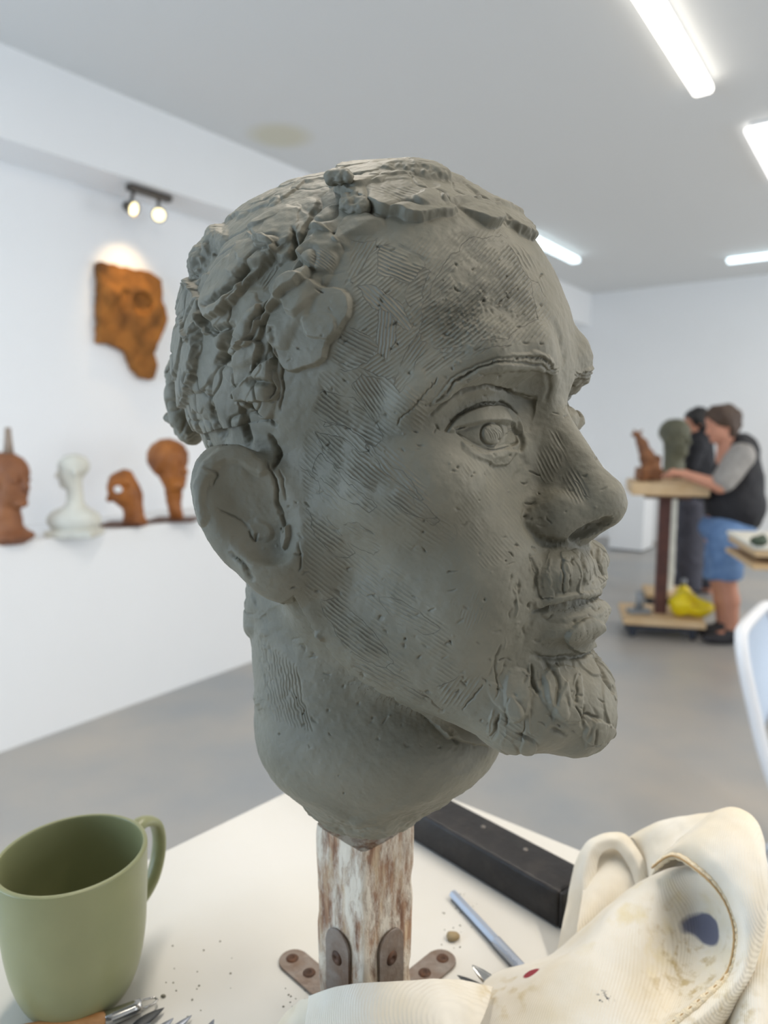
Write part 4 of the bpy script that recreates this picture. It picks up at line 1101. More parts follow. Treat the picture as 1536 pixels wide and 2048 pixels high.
C_ = rows([[(1175, 1935, 0), (1190, 1848, 26), (1192, 1765, 44), (1200, 1712, 60), (1230, 1698, 66), (1258, 1735, 58), (1276, 1790, 44)],
           [(1140, 1930, 2), (1165, 1835, 28), (1168, 1745, 50), (1188, 1690, 66), (1238, 1680, 72), (1272, 1722, 64), (1290, 1775, 48)],
           [(1108, 1930, 3), (1130, 1825, 24), (1152, 1722, 50), (1184, 1676, 66), (1246, 1666, 74), (1284, 1712, 66), (1304, 1760, 50)]])
I_ = rows([[(1140, 1945, 3), (1190, 1895, 16), (1240, 1855, 28), (1300, 1810, 38)],
           [(1155, 1850, 30), (1200, 1795, 42), (1250, 1768, 48), (1296, 1760, 50)],
           [(1170, 1750, 46), (1205, 1712, 56), (1245, 1702, 62), (1284, 1730, 58)],
           [(1180, 1705, 56), (1208, 1686, 62), (1245, 1682, 66), (1284, 1715, 60)]])
E_ = rows([[(620, 1994, 44), (668, 1976, 56), (725, 1968, 61), (790, 1964, 61), (870, 1961, 52), (930, 1964, 38), (985, 1975, 24)],
           [(617, 2022, 42), (668, 2010, 52), (725, 2004, 57), (790, 2000, 57), (870, 1999, 50), (930, 2005, 38), (970, 2020, 26)],
           [(612, 2060, 36), (668, 2054, 44), (725, 2050, 48), (790, 2048, 48), (870, 2046, 44), (920, 2050, 34), (955, 2060, 26)],
           [(606, 2112, 22), (668, 2112, 28), (725, 2112, 30), (790, 2112, 31), (870, 2112, 30), (910, 2116, 26), (950, 2125, 22)],
           [(600, 2190, 4), (668, 2195, 6), (725, 2198, 8), (790, 2198, 8), (870, 2198, 8), (910, 2196, 8), (950, 2190, 8)]])
F_s = rows([[(556, 2056, 3), (582, 2022, 12), (606, 2002, 28), (626, 1998, 36)], [(566, 2075, 3), (592, 2048, 16), (612, 2032, 28), (630, 2026, 34)], [(575, 2115, 3), (600, 2105, 10), (622, 2098, 16), (640, 2096, 18)]])
G_ = rows([[(1466, 1850, 40), (1500, 1830, 56), (1540, 1826, 60), (1590, 1840, 50)],
           [(1456, 1930, 36), (1492, 1915, 54), (1535, 1912, 58), (1590, 1920, 46)],
           [(1452, 2000, 30), (1486, 1990, 46), (1530, 1988, 50), (1590, 1995, 38)],
           [(1446, 2080, 20), (1480, 2075, 34), (1530, 2075, 38), (1590, 2080, 24)]])
G_.insert(0, drop(G_[0], (0.0, 0.03, -0.045)))
sh = [sheet(c, 70, 70, seed=k + 2) for k, c in enumerate((A_, B_, C_, D_, I_, E_, F_s, G_))]
off = 0; VV = []; FF = []
for v, f in sh: VV.append(v); FF.append(f + off); off += len(v)
CO = ob(1200, 1950)
M_canvas, nt, p = new_mat('cream_canvas')
p.inputs['Roughness'].default_value = 0.85; p.inputs['Specular IOR Level'].default_value = 0.2
tc = nt.nodes.new('ShaderNodeTexCoord'); OB = tc.outputs['Object']
def N_(t, **kw):
    n = nt.nodes.new(t)
    for k, v in kw.items(): setattr(n, k, v)
    return n
def link(a, b): nt.links.new(a, b)
nz = N_('ShaderNodeTexNoise'); nz.inputs['Scale'].default_value = 22; nz.inputs['Detail'].default_value = 5; link(OB, nz.inputs['Vector'])
rp = N_('ShaderNodeValToRGB'); rp.color_ramp.elements[0].position = 0.40; rp.color_ramp.elements[0].color = srgb(230, 224, 212); rp.color_ramp.elements[1].position = 0.85; rp.color_ramp.elements[1].color = srgb(214, 200, 172)
link(nz.outputs['Fac'], rp.inputs['Fac']); cur = rp.outputs['Color']
wn_ = N_('ShaderNodeTexNoise'); wn_.inputs['Scale'].default_value = 60; wn_.inputs['Detail'].default_value = 3; link(OB, wn_.inputs['Vector'])
def blot(cur, x, y, row, rad, colr, soft=0.12, rough=0.6, patchy=None):
    """a stain with its own place on the cloth"""
    Pm = np.asarray(row); px_, py_, _ = project(Pm); k = np.argmin((px_ - x) ** 2 + (py_ - y) ** 2); c = Pm[k] - CO
    sub = N_('ShaderNodeVectorMath', operation='SUBTRACT'); link(OB, sub.inputs[0]); sub.inputs[1].default_value = tuple(c)
    dv = N_('ShaderNodeVectorMath', operation='DIVIDE'); link(sub.outputs[0], dv.inputs[0]); dv.inputs[1].default_value = rad
    ln = N_('ShaderNodeVectorMath', operation='LENGTH'); link(dv.outputs[0], ln.inputs[0])
    m1 = N_('ShaderNodeMath', operation='MULTIPLY_ADD'); link(wn_.outputs['Fac'], m1.inputs[0]); m1.inputs[1].default_value = rough; link(ln.outputs['Value'], m1.inputs[2])
    mr = N_('ShaderNodeMapRange'); mr.inputs[1].default_value = 1 + rough * 0.5 + soft; mr.inputs[2].default_value = 1 + rough * 0.5 - soft; link(m1.outputs[0], mr.inputs[0])
    fac = mr.outputs[0]
    if patchy:
        pn = N_('ShaderNodeTexNoise'); pn.inputs['Scale'].default_value = patchy; pn.inputs['Detail'].default_value = 4; link(OB, pn.inputs['Vector'])
        pr_ = N_('ShaderNodeMapRange'); pr_.inputs[1].default_value = 0.52; pr_.inputs[2].default_value = 0.68; link(pn.outputs['Fac'], pr_.inputs[0])
        mm = N_('ShaderNodeMath', operation='MULTIPLY'); link(fac, mm.inputs[0]); link(pr_.outputs[0], mm.inputs[1]); fac = mm.outputs[0]
    mx = N_('ShaderNodeMix', data_type='RGBA'); link(fac, mx.inputs[0]); link(cur, mx.inputs[6]); mx.inputs[7].default_value = colr
    return mx.outputs[2]
gA = sh[0][0][:4900]; gG = sh[7][0][:4900]
cur = blot(cur, 1300, 1850, gA, (0.045, 0.045, 0.03), srgb(222, 210, 180), 0.5, 1.0, 55)
cur = blot(cur, 1395, 1960, gA, (0.028, 0.045, 0.03), srgb(190, 172, 134), 0.5, 1.0, 130)
cur = blot(cur, 1010, 1990, gA, (0.02, 0.02, 0.02), srgb(206, 190, 156), 0.3, 1.0, 90)
cur = blot(cur, 1418, 1856, gA, (0.0185, 0.0125, 0.0078), srgb(112, 114, 132), 0.10, 0.5)
cur = blot(cur, 1062, 1948, gA, (0.0060, 0.004, 0.004), srgb(150, 62, 70), 0.12, 0.7)
cur = blot(cur, 1212, 1996, gA, (0.0048, 0.004, 0.004), srgb(58, 62, 70), 0.25, 0.8, 420)
cur = blot(cur, 1528, 1860, gG, (0.014, 0.016, 0.012), srgb(238, 208, 204), 0.4, 0.8)
link(cur, p.inputs['Base Color'])
mpw = N_('ShaderNodeMapping'); mpw.inputs['Rotation'].default_value = (0.3, 0.35, 0.75); link(OB, mpw.inputs['Vector'])
wv = N_('ShaderNodeTexWave'); wv.inputs['Scale'].default_value = 230; wv.inputs['Distortion'].default_value = 0.6; wv.inputs['Detail'].default_value = 1; link(mpw.outputs['Vector'], wv.inputs['Vector'])
bm_ = N_('ShaderNodeBump'); bm_.inputs['Strength'].default_value = 0.3; bm_.inputs['Distance'].default_value = 0.0006
link(wv.outputs['Fac'], bm_.inputs['Height']); link(bm_.outputs['Normal'], p.inputs['Normal'])
cloth = mesh_obj('canvas_cloth', np.concatenate(VV) - CO, np.concatenate(FF), M_canvas, None, smooth=True, loc=CO)
tag(cloth, 'crumpled cream canvas cloth with paint stains on the white board', 'cloth')
M_seam = mat('cream_seam', srgb(226, 212, 184), 0.9, bump=0.4, bscale=500)
sp_ = crv([ob(*q) for q in seam_px], 160)
tg = np.gradient(sp_, axis=0); rr = 0.0022 + 0.00025 * np.sin(np.arange(160) * 1.3)
V_, F_ = tube(sp_ - CO, rr, 10); mesh_obj('seam', V_, F_, M_seam, cloth, smooth=True)
M_stitch = mat('brown_stitch_line', srgb(176, 146, 104), 0.9)
V_, F_ = tube(sp_ - CO + np.array([-0.0022, -0.0012, 0.0008]), 0.0006, 6); mesh_obj('seam_piping', V_, F_, M_stitch, cloth, smooth=True)
# hem stitches on the front flap
gE = sh[5][0][:4900].reshape(70, 70, 3)
for k in range(2, 66, 3):
    a, b = gE[13, k], gE[13, min(69, k + 2)]
    V_, F_ = tube([a - CO + [0, -0.0003, 0.0003], b - CO + [0, -0.0003, 0.0003]], 0.0004, 6); mesh_obj('hem_stitch', V_, F_, M_seam, cloth, smooth=True)
# ------------------------------------------------------------------ sculptures along the left wall
M_terra = mat('brown_terracotta', srgb(150, 96, 58), 0.6, c2=srgb(120, 72, 42), vscale=9, bump=0.2, bscale=25)
M_plaster = mat('white_plaster', srgb(222, 220, 208), 0.7, c2=srgb(205, 202, 190), vscale=8)
M_bronze = mat('golden_brown_bronze', srgb(176, 108, 48), 0.5, spec=0.4, c2=srgb(120, 68, 30), vscale=6, bump=0.3, bscale=22)
M_plinth = mat('dark_wood_base', srgb(92, 58, 38), 0.5)
def sdf_obj(name, G, m, parent, base, rough=0.0, rs=0.03, seed=1):
    v, q = G.mesh(); t = tri(q); v = relax(v, t, 2)
    if rough: v = v + vnormals(v, t) * (rough * fbm(v, rs, 3, seed))[:, None]
    return mesh_obj(name, v, t, m, parent, smooth=True)
n_mid = (N_WALL + N_LEDGE) / 2
def ledge(x, y):
    p = on_z(x, y, Z_LEDGE + 0.002); u = (p - CAM) @ UD
    return p
def face_head(G, c, s, yaw, tilt=0.0):
    """a simple human head with brow, nose, lips, chin and ears; c centre, s half height"""
    cy, sy = math.cos(yaw), math.sin(yaw); ct, st = math.cos(tilt), math.sin(tilt)
    def P(f, r, u):
        f, u = f * ct - u * st, f * st + u * ct
        return (c[0] + s * (f * cy - r * sy), c[1] + s * (f * sy + r * cy), c[2] + s * u)
    rot = lambda: [(cy * ct, sy * ct, st), (-sy, cy, 0), (-cy * st, -sy * st, ct)]
    E = lambda p, r, k=0, op='add': G.ell(P(*p), np.array(r) * s, k * s, op, rot=rot())
    E((-0.08, 0, 0.3), (0.86, 0.66, 0.70)); E((0.22, 0, -0.25), (0.52, 0.50, 0.68), 0.15)
    E((0.55, 0, -0.78), (0.2, 0.24, 0.16), 0.1)
    for r in (-1, 1):
        E((0.72, r * 0.26, 0.02), (0.16, 0.18, 0.1), 0.06, 'sub'); E((-0.05, r * 0.66, -0.05), (0.16, 0.07, 0.26), 0.04)
        E((0.60, r * 0.27, 0.02), (0.12, 0.13, 0.08), 0.03)
    G.cap(P(0.70, 0, 0.12), P(0.86, 0, -0.24), 0.07 * s, 0.12 * s, 0.06 * s)
    E((0.66, 0, -0.46), (0.14, 0.22, 0.06), 0.04); E((0.65, 0, -0.57), (0.13, 0.18, 0.06), 0.04)
# 1: brown head with a pale spike
b0 = ledge(24, 1084); o_ = empty('terracotta_bust', b0, 'brown terracotta bust with a tall pale spike at the left end of the ledge', 'sculpture')
G = Field((-0.22, -0.2, -0.01), (0.22, 0.2, 0.5), 0.007)
face_head(G, (0.0, 0, 0.295), 0.135, R(-20)); G.cap((-0.02, 0, 0.03), (-0.02, 0, 0.22), 0.075, 0.062, 0.03); G.ell((-0.01, 0, 0.03), (0.115, 0.10, 0.035), 0.03)
sdf_obj('bust', G, M_terra, o_, b0, 0.003)
V_, F_ = tube([(0.010, 0, 0.42), (0.012, 0, 0.48), (0.014, 0, 0.545)], [0.024, 0.018, 0.013], 12); mesh_obj('spike', V_, F_, mat('grey_brown_spike', srgb(150, 132, 116), 0.6), o_, smooth=True)
# 2: white plaster bust with shoulders
b0 = ledge(150, 1070); o_ = empty('plaster_bust', b0, 'white plaster bust with shoulders on the ledge, second from the left', 'sculpture')
G = Field((-0.22, -0.2, -0.01), (0.22, 0.2, 0.46), 0.007)
face_head(G, (0.005, 0, 0.325), 0.088, R(-150)); G.cap((0.01, 0, 0.14), (0.012, 0, 0.28), 0.042, 0.036, 0.03); G.ell((0.0, 0, 0.075), (0.135, 0.09, 0.075), 0.04); G.rbox((0.0, 0, 0.012), (0.12, 0.09, 0.018), 0.008, 0.01)
sdf_obj('bust', G, M_plaster, o_, b0, 0.002)
# 3: small tilted brown head with a pierced hole
b0 = ledge(250, 1051); o_ = empty('bronze_mask', b0, 'small tilted brown head with a pierced hole on the ledge, third from the left', 'sculpture')
G = Field((-0.2, -0.16, -0.005), (0.2, 0.16, 0.36), 0.006)
G.ell((0.005, 0, 0.20), (0.085, 0.07, 0.105), rot=[(0.85, 0, 0.5), (0, 1, 0), (-0.5, 0, 0.85)]); G.ell((0.02, 0, 0.27), (0.035, 0.035, 0.045), 0.03)
G.cap((0.055, 0, 0.03), (0.045, 0, 0.16), 0.058, 0.05, 0.03); G.ell((0.06, 0, 0.02), (0.07, 0.06, 0.025), 0.02)
G.cap((0.02, -0.15, 0.205), (-0.08, 0.15, 0.205), 0.024, None, 0.008, 'sub'); G.ell((0.035, -0.07, 0.225), (0.03, 0.03, 0.016), 0.01, 'sub'); G.cap((-0.06, -0.03, 0.17), (-0.07, -0.03, 0.15), 0.014, 0.018, 0.02)
sdf_obj('mask', G, M_bronze, o_, b0, 0.003)
bm = bmesh.new(); box(bm, (0.0, 0, 0.009), (0.22, 0.16, 0.018)); bm_obj('base', bm, M_plinth, o_, bevel=0.003)
# 4: large head on a thin neck
b0 = ledge(350, 1041); o_ = empty('bronze_bust', b0, 'tall orange-brown head on a thin neck on the ledge, half behind the clay ear', 'sculpture')
G = Field((-0.24, -0.22, 0.0), (0.24, 0.22, 0.56), 0.008)
face_head(G, (-0.02, 0, 0.325), 0.145, R(-30)); G.ell((-0.03, 0, 0.37), (0.11, 0.10, 0.11), 0.03); G.cap((0.005, 0, 0.03), (-0.005, 0, 0.25), 0.04, 0.05, 0.05)
sdf_obj('bust', G, M_bronze, o_, b0, 0.006, 0.04)
bm = bmesh.new(); box(bm, (0.0, 0, 0.007), (0.26, 0.2, 0.014)); bm_obj('base', bm, M_plinth, o_, bevel=0.003)
# --- rusty relief hung on the wall
rp_px = [(188, 525), (265, 541), (290, 546), (313, 563), (316, 600), (318, 615), (326, 640), (318, 665), (307, 682), (298, 700), (305, 735), (298, 760), (275, 758), (256, 735), (245, 705), (215, 691), (188, 686)]
RC = on_n(250, 640, N_WALL)
poly = [((on_n(x, y, N_WALL) - RC) @ UD, (on_n(x, y, N_WALL) - RC)[2]) for x, y in rp_px]
def poly2(X, Z):
    ins = np.zeros(np.broadcast(X, Z).shape, bool); best = np.full(ins.shape, 9.0)
    for k in range(len(poly)):
        (x0, y0), (x1, y1) = poly[k], poly[(k + 1) % len(poly)]
        ins ^= ((y0 > Z) != (y1 > Z)) & (X < (x1 - x0) * (Z - y0) / (y1 - y0 + 1e-12) + x0)
        dx, dy = x1 - x0, y1 - y0; t = np.clip(((X - x0) * dx + (Z - y0) * dy) / (dx * dx + dy * dy), 0, 1)
        best = np.minimum(best, np.hypot(X - x0 - t * dx, Z - y0 - t * dy))
    return np.where(ins, -best, best)
G = Field((-0.42, -0.06, -0.5), (0.42, 0.14, 0.5), 0.009)
rl = np.random.default_rng(3)
G.fn((-0.42, -0.05, -0.5), (0.42, 0.12, 0.5), lambda X, Y, Z: np.maximum(poly2(X, Z) + 0 * Y, np.abs(Y - 0.03) - 0.028))
for k in range(26):
    x, z = rl.uniform(-0.25, 0.3), rl.uniform(-0.35, 0.4)
    if poly2(np.array([x]), np.array([z]))[0] < -0.04: G.ell((x, 0.055, z), (rl.uniform(0.03, 0.07), rl.uniform(0.012, 0.03), rl.uniform(0.03, 0.08)), 0.015, 'add' if k % 3 else 'sub')
v, q = G.mesh(); t = tri(q); v = relax(v, t, 2); v = v + vnormals(v, t) * (0.006 * fbm(v, 0.05, 3, 2))[:, None]
wv_ = v[:, :1] * UD + (v[:, 1:2] + 0.002) * ND + v[:, 2:] * np.array([0, 0, 1.0])
M_rust = mat('rusty_copper', srgb(160, 104, 48), 0.7, spec=0.2, c2=srgb(104, 68, 34), vscale=7, detail=6, bump=0.4, bscale=30)
tag(mesh_obj('wall_relief', wv_, t, M_rust, None, smooth=True, loc=RC), 'rusty orange irregular relief hung on the white wall', 'wall sculpture')

# ------------------------------------------------------------------ far side of the studio
M_ply = mat('pale_plywood', srgb(214, 186, 148), 0.6, c2=srgb(196, 164, 122), vscale=6, stretch=(1, 6, 1))
M_rustpost = mat('rust_brown_steel', srgb(96, 58, 48), 0.6, c2=srgb(74, 46, 42), vscale=10)
M_dark = mat('dark_steel', srgb(48, 52, 62), 0.5)
def modelling_stand(name, x, Yd, py_top, py_floor, w, label, post_w=0.085, mp=None):
    f = on_z(x, py_floor, 0.0); f = at(x, py_floor, Yd); base = np.array([f[0], f[1], 0.0])
    zt = at(x, py_top, f[1])[2]; o_ = empty(name, base, label, 'stand', rz=R(-14))
    bm = bmesh.new(); box(bm, (0, 0, zt - 0.045), (w, w * 0.9, 0.09)); bm_obj('top', bm, M_ply, o_, bevel=0.006)
    bm = bmesh.new(); box(bm, (0, 0, zt - 0.105), (w * 0.6, w * 0.55, 0.03)); bm_obj('top_support', bm, M_plinth, o_, bevel=0.004)
    bm = bmesh.new(); box(bm, (0, 0, (zt - 0.10 + 0.13) / 2), (post_w, post_w, zt - 0.25)); bm_obj('post', bm, mp or M_rustpost, o_, bevel=0.008)
    bm = bmesh.new(); box(bm, (0, 0, 0.13), (w * 1.08, w * 0.95, 0.045)); bm_obj('base_board', bm, M_ply, o_, bevel=0.004)
    bm = bmesh.new(); box(bm, (-0.02, 0, 0.085), (w * 0.95, w * 0.8, 0.05)); bm_obj('base_frame', bm, M_dark, o_, bevel=0.004)
    for sx in (-1, 1):
        for sy in (-1, 1):
            V_, F_ = lathe([(0.0, -0.016), (0.022, -0.016), (0.03, -0.01), (0.03, 0.01), (0.022, 0.016), (0.0, 0.016)], 16)
            mesh_obj('castor', [(sx * w * 0.4 + a, sy * w * 0.33 + c, 0.031 + b) for a, b, c in V_], F_, M_dark, o_, smooth=True)
    return o_, base, zt
st1, sb1, sz1 = modelling_stand('modelling_stand', 1318, 5.25, 962, 1262, 0.52, 'wooden-topped modelling stand with a rusty post where the man works')
# carved wooden figure on it
M_carve = mat('carved_brown_wood', srgb(142, 92, 54), 0.6, c2=srgb(104, 64, 38), vscale=14, bump=0.3, bscale=40)
c0 = np.array([sb1[0] - 0.15, sb1[1], sz1 + 0.010]); o_ = empty('carved_figure', c0, 'brown carved leaning figure standing on the wooden stand top', 'sculpture')
G = Field((-0.2, -0.16, -0.005), (0.22, 0.16, 0.42), 0.007)
G.rbox((0.02, 0, 0.045), (0.085, 0.07, 0.045), 0.012); G.path([(0.03, 0, 0.08), (0.0, 0, 0.17), (-0.04, 0, 0.26), (-0.075, 0, 0.33)], [0.055, 0.05, 0.036, 0.02], 0.02)
G.path([(-0.03, 0, 0.25), (0.03, 0.02, 0.20), (0.10, 0.02, 0.14)], [0.018, 0.015, 0.012], 0.015); G.path([(-0.075, 0, 0.33), (-0.10, 0.02, 0.37)], [0.014, 0.007], 0.01); G.path([(-0.075, 0, 0.33), (-0.05, -0.02, 0.365)], [0.014, 0.007], 0.01)
G.ell((-0.085, 0, 0.335), (0.035, 0.022, 0.022), 0.01); G.path([(0.06, 0, 0.08), (0.085, 0, 0.16)], [0.035, 0.02], 0.02)
sdf_obj('figure', G, M_carve, o_, c0, 0.006, 0.03)
# grey clamp on the base, yellow bag
M_yel = mat('yellow_plastic', srgb(232, 208, 20), 0.45, c2=srgb(216, 190, 12), vscale=12)
cl = np.array([sb1[0] - 0.17, sb1[1] - 0.02, 0.155]); o_ = empty('grey_clamp', cl, 'grey metal clamp standing on the base board of the wooden stand', 'clamp')
M_gr = mat('grey_cast_metal', srgb(140, 144, 148), 0.5, metal=0.4)
bm = bmesh.new(); box(bm, (0, 0, 0.015), (0.16, 0.10, 0.03)); bm_obj('foot', bm, M_gr, o_, bevel=0.005)
V_, F_ = tube([(0, 0, 0.025), (0.01, 0, 0.10), (0.0, 0, 0.16)], [0.034, 0.026, 0.03], 12); mesh_obj('body', V_, F_, M_gr, o_, smooth=True)
yb = np.array([sb1[0] + 0.19, sb1[1] - 0.12, 0.155])
G = Field((-0.3, -0.2, -0.02), (0.3, 0.2, 0.3), 0.01)
G.ell((-0.06, 0, 0.085), (0.11, 0.09, 0.085)); G.ell((0.05, -0.02, 0.065), (0.10, 0.08, 0.06), 0.03); G.ell((-0.05, 0, 0.15), (0.06, 0.05, 0.045), 0.04); G.ell((0.0, -0.05, 0.12), (0.05, 0.03, 0.06), 0.02, 'sub')
v, q = G.mesh(); t = tri(q); v = v + vnormals(v, t) * (0.012 * fbm(v, 0.06, 3, 5))[:, None]
tag(mesh_obj('plastic_bag', v - [0, 0, v[:, 2].min()], t, M_yel, None, smooth=True, loc=yb), 'crumpled yellow plastic bag lying on the base of the wooden stand', 'bag')
# second stand with a dark clay head, tended by the second person
st2, sb2, sz2 = modelling_stand('modelling_stand', 1336, 6.0, 958, 1180, 0.36, 'second modelling stand behind the wooden one, with a pale post', 0.075, M_plaster)
hc = np.array([sb2[0], sb2[1], sz2 + 0.013]); o_ = empty('dark_clay_head', hc, 'dark green-grey clay head on the stand in front of the person in black', 'sculpture')
G = Field((-0.3, -0.3, -0.01), (0.3, 0.3, 0.6), 0.011)
face_head(G, (0.0, 0, 0.335), 0.16, R(-60)); G.cap((0.0, 0, 0.04), (-0.01, 0, 0.25), 0.085, 0.08, 0.05); G.ell((0, 0, 0.03), (0.13, 0.12, 0.04), 0.03)
M_dclay = mat('dark_green_clay', srgb(98, 96, 76), 0.6, c2=srgb(84, 84, 68), vscale=8)
sdf_obj('bust', G, M_dclay, o_, hc, 0.004)
yc = np.array([sb2[0] - 0.01, sb2[1] - 0.33, 0.0]); o_ = empty('yellow_bottle', yc, 'tall yellow spray bottle standing on the floor behind the rusty post', 'bottle')
V_, F_ = lathe([(0, 0), (0.055, 0.003), (0.06, 0.02), (0.06, 0.2), (0.05, 0.235), (0.022, 0.255), (0.02, 0.28), (0.0, 0.28)], 20); mesh_obj('bottle_body', V_, F_, M_yel, o_, smooth=True)
V_, F_ = lathe([(0, 0.275), (0.024, 0.275), (0.024, 0.305), (0.014, 0.32), (0, 0.32)], 14); mesh_obj('cap', V_, F_, M_gr, o_, smooth=True)
# white plinth against the back wall
pf = on_z(1272, 1103, 0); M_plw = mat('white_plinth_paint', (0.82, 0.82, 0.82, 1), 0.5)
o_ = empty('white_plinth', (pf[0], pf[1] + 0.2, 0), 'plain white display plinth by the far wall behind the carved figure', 'plinth', rz=R(-36))
bm = bmesh.new(); box(bm, (0, 0, 0.42), (0.42, 0.42, 0.80)); bm_obj('plinth_body', bm, M_plw, o_, bevel=0.004)
bm = bmesh.new(); box(bm, (0, 0, 0.01), (0.38, 0.38, 0.02)); bm_obj('plinth_foot', bm, M_dark, o_)
# table at the right edge
M_top = mat('white_table_top', srgb(232, 228, 216), 0.5)
tz = at(1500, 1096, 3.9)[2]; tp = at(1534, 1096, 3.9)
o_ = empty('side_table', (tp[0] + 0.62, tp[1] + 0.25, 0), 'pale wooden two-tier table at the right edge beside the man', 'table', rz=R(-12))
bm = bmesh.new(); box(bm, (0, 0, tz - 0.012), (1.2, 0.6, 0.024)); bm_obj('table_top', bm, M_top, o_, bevel=0.004)
bm = bmesh.new(); box(bm, (0, 0, tz - 0.045), (1.18, 0.58, 0.042)); bm_obj('top_frame', bm, M_ply, o_, bevel=0.004)
bm = bmesh.new(); box(bm, (0, 0, tz - 0.125), (1.2, 0.6, 0.03)); bm_obj('lower_tier', bm, M_ply, o_, bevel=0.004)
for sx in (-0.2, 0.45):
    for sy in (-0.2, 0.2):
        bm = bmesh.new(); box(bm, (sx, sy, (tz - 0.065) / 2), (0.05, 0.05, tz - 0.065)); bm_obj('leg', bm, M_ply, o_, bevel=0.003)
gl = at(1518, 1084, 3.95); G = Field((-0.08, -0.08, -0.01), (0.08, 0.08, 0.1), 0.006); G.ell((0, 0, 0.03), (0.05, 0.04, 0.03)); G.ell((0.02, 0, 0.05), (0.02, 0.02, 0.02), 0.01)
v, q = G.mesh(); tag(mesh_obj('clay_lump', v, tri(q), mat('dark_green_lump', srgb(62, 74, 58), 0.6), None, smooth=True, loc=(gl[0], gl[1], tz + 0.001)), 'dark green lump lying on the table at the right edge', 'clay lump')
# --- steel folding chair at the right edge
M_chair = mat('white_enamel', srgb(226, 226, 228), 0.35)
M_panel = mat('pale_blue_enamel', srgb(176, 192, 212), 0.28, spec=0.6)
YC = 2.2
def cp(x, y): return at(x, y, YC)
ctop = cp(1566, 1238); zt_ = ctop[2]
chair = empty('folding_chair', (ctop[0], ctop[1], 0), 'pale steel folding chair with a rounded backrest at the right edge', 'chair', rz=R(52))
CHO = np.array(chair.location)
hw = 0.235
half = [(1.0, -0.30, 0.0), (0.99, -0.12, 0.32), (0.98, -0.02, 0.55), (1.0, 0.035, zt_ - 0.2), (1.0, 0.06, zt_ - 0.10), (0.93, 0.075, zt_ - 0.035), (0.75, 0.08, zt_ - 0.006)]
path = crv([(-hw * a, b, c) for a, b, c in half] + [(0, 0.08, zt_)] + [(hw * a, b, c) for a, b, c in half[::-1]], 120)
V_, F_ = tube(path, 0.019, 12); mesh_obj('back_frame', V_, F_, M_chair, chair, smooth=True)
gx = np.linspace(-1, 1, 24); gz = np.linspace(0, 1, 20); P = []
for z in gz:
    zz = zt_ - 0.012 - z * 0.30
    wz = hw * np.interp(z, [0, 0.12, 0.35, 1], [0.78, 0.93, 0.97, 0.90])
    for x in gx: P.append((x * wz, 0.078 - 0.075 * z + 0.03 * (1 - x * x) * (0.4 + 0.6 * math.sin(math.pi * z)), zz - 0.02 * abs(x) ** 6 * (1 - z)))
P = np.array(P); I = np.arange(len(P)).reshape(20, 24); f = np.stack([I[:-1, :-1], I[:-1, 1:], I[1:, 1:], I[1:, :-1]], 2).reshape(-1, 4)
m_ = len(P); bd_ = np.concatenate([I[0, :], I[1:, -1], I[-1, -2::-1], I[-2:0:-1, 0]]); b2 = np.roll(bd_, -1)
mesh_obj('backrest', np.concatenate([P, P + [0, 0.006, 0]]), np.concatenate([f, f[:, ::-1] + m_, np.stack([b2, bd_, bd_ + m_, b2 + m_], 1)]), M_panel, chair, smooth=True)
bm = bmesh.new(); box(bm, (0, -0.26, 0.44), (0.40, 0.40, 0.03)); bm_obj('seat', bm, M_panel, chair, bevel=0.012, seg=3, smooth=True)
for sx in (-1, 1):
    V_, F_ = tube([(sx * 0.205, -0.36, 0.43), (sx * 0.205, -0.15, 0.22), (sx * 0.205, 0.08, 0.0)], 0.014, 10); mesh_obj('leg', V_, F_, M_chair, chair, smooth=True)
V_, F_ = tube([(-0.2, 0.0, 0.085), (0.2, 0.0, 0.085)], 0.009, 8); mesh_obj('stretcher', V_, F_, M_chair, chair, smooth=True)
# ------------------------------------------------------------------ two people working at the far stands
M_skin = mat('skin', srgb(196, 140, 116), 0.55, spec=0.35)
M_hair1 = mat('brown_hair', srgb(70, 52, 40), 0.6, bump=0.5, bscale=60)
M_hair2 = mat('black_hair', srgb(24, 22, 22), 0.5, bump=0.5, bscale=60)
M_grey = mat('grey_knit', srgb(150, 146, 142), 0.85, c2=srgb(140, 136, 132), vscale=20)
M_vest = mat('black_vest', srgb(24, 23, 28), 0.75)
M_denim = mat('blue_denim', srgb(108, 138, 178), 0.8, c2=srgb(86, 116, 158), vscale=16)
M_blackt = mat('black_jersey', srgb(26, 27, 34), 0.8)
M_trous = mat('charcoal_trousers', srgb(74, 74, 84), 0.85, c2=srgb(62, 62, 72), vscale=9)
M_shoe = mat('dark_shoe', srgb(44, 42, 46), 0.6)
M_apron = mat('taupe_apron', srgb(128, 112, 102), 0.85)

def hand(G, wr, d, up, s=1.0, k=0.006):
    """palm, four unequal bent fingers and a thumb leaving the side of the palm"""
    wr = np.array(wr, float); d = np.array(d, float); d /= np.linalg.norm(d); up = np.array(up, float); up -= d * (up @ d); up /= np.linalg.norm(up)
    sd = np.cross(d, up)
    G.cap(wr, wr + d * 0.075 * s, 0.026 * s, 0.030 * s, 0.012)
    for q, (o, ln) in enumerate(((-0.027, 0.062), (-0.009, 0.074), (0.009, 0.070), (0.026, 0.055))):
        a = wr + d * 0.078 * s + sd * o * s; m = a + d * ln * 0.5 * s - up * 0.008 * s; e = m + d * ln * 0.38 * s - up * 0.028 * s
        G.path([a, m, e], [0.0105 * s, 0.0098 * s, 0.0085 * s], k)
    a = wr + d * 0.022 * s - sd * 0.024 * s; G.path([a, a + d * 0.035 * s - sd * 0.028 * s, a + d * 0.066 * s - sd * 0.030 * s - up * 0.012 * s], [0.014 * s, 0.012 * s, 0.010 * s], k)

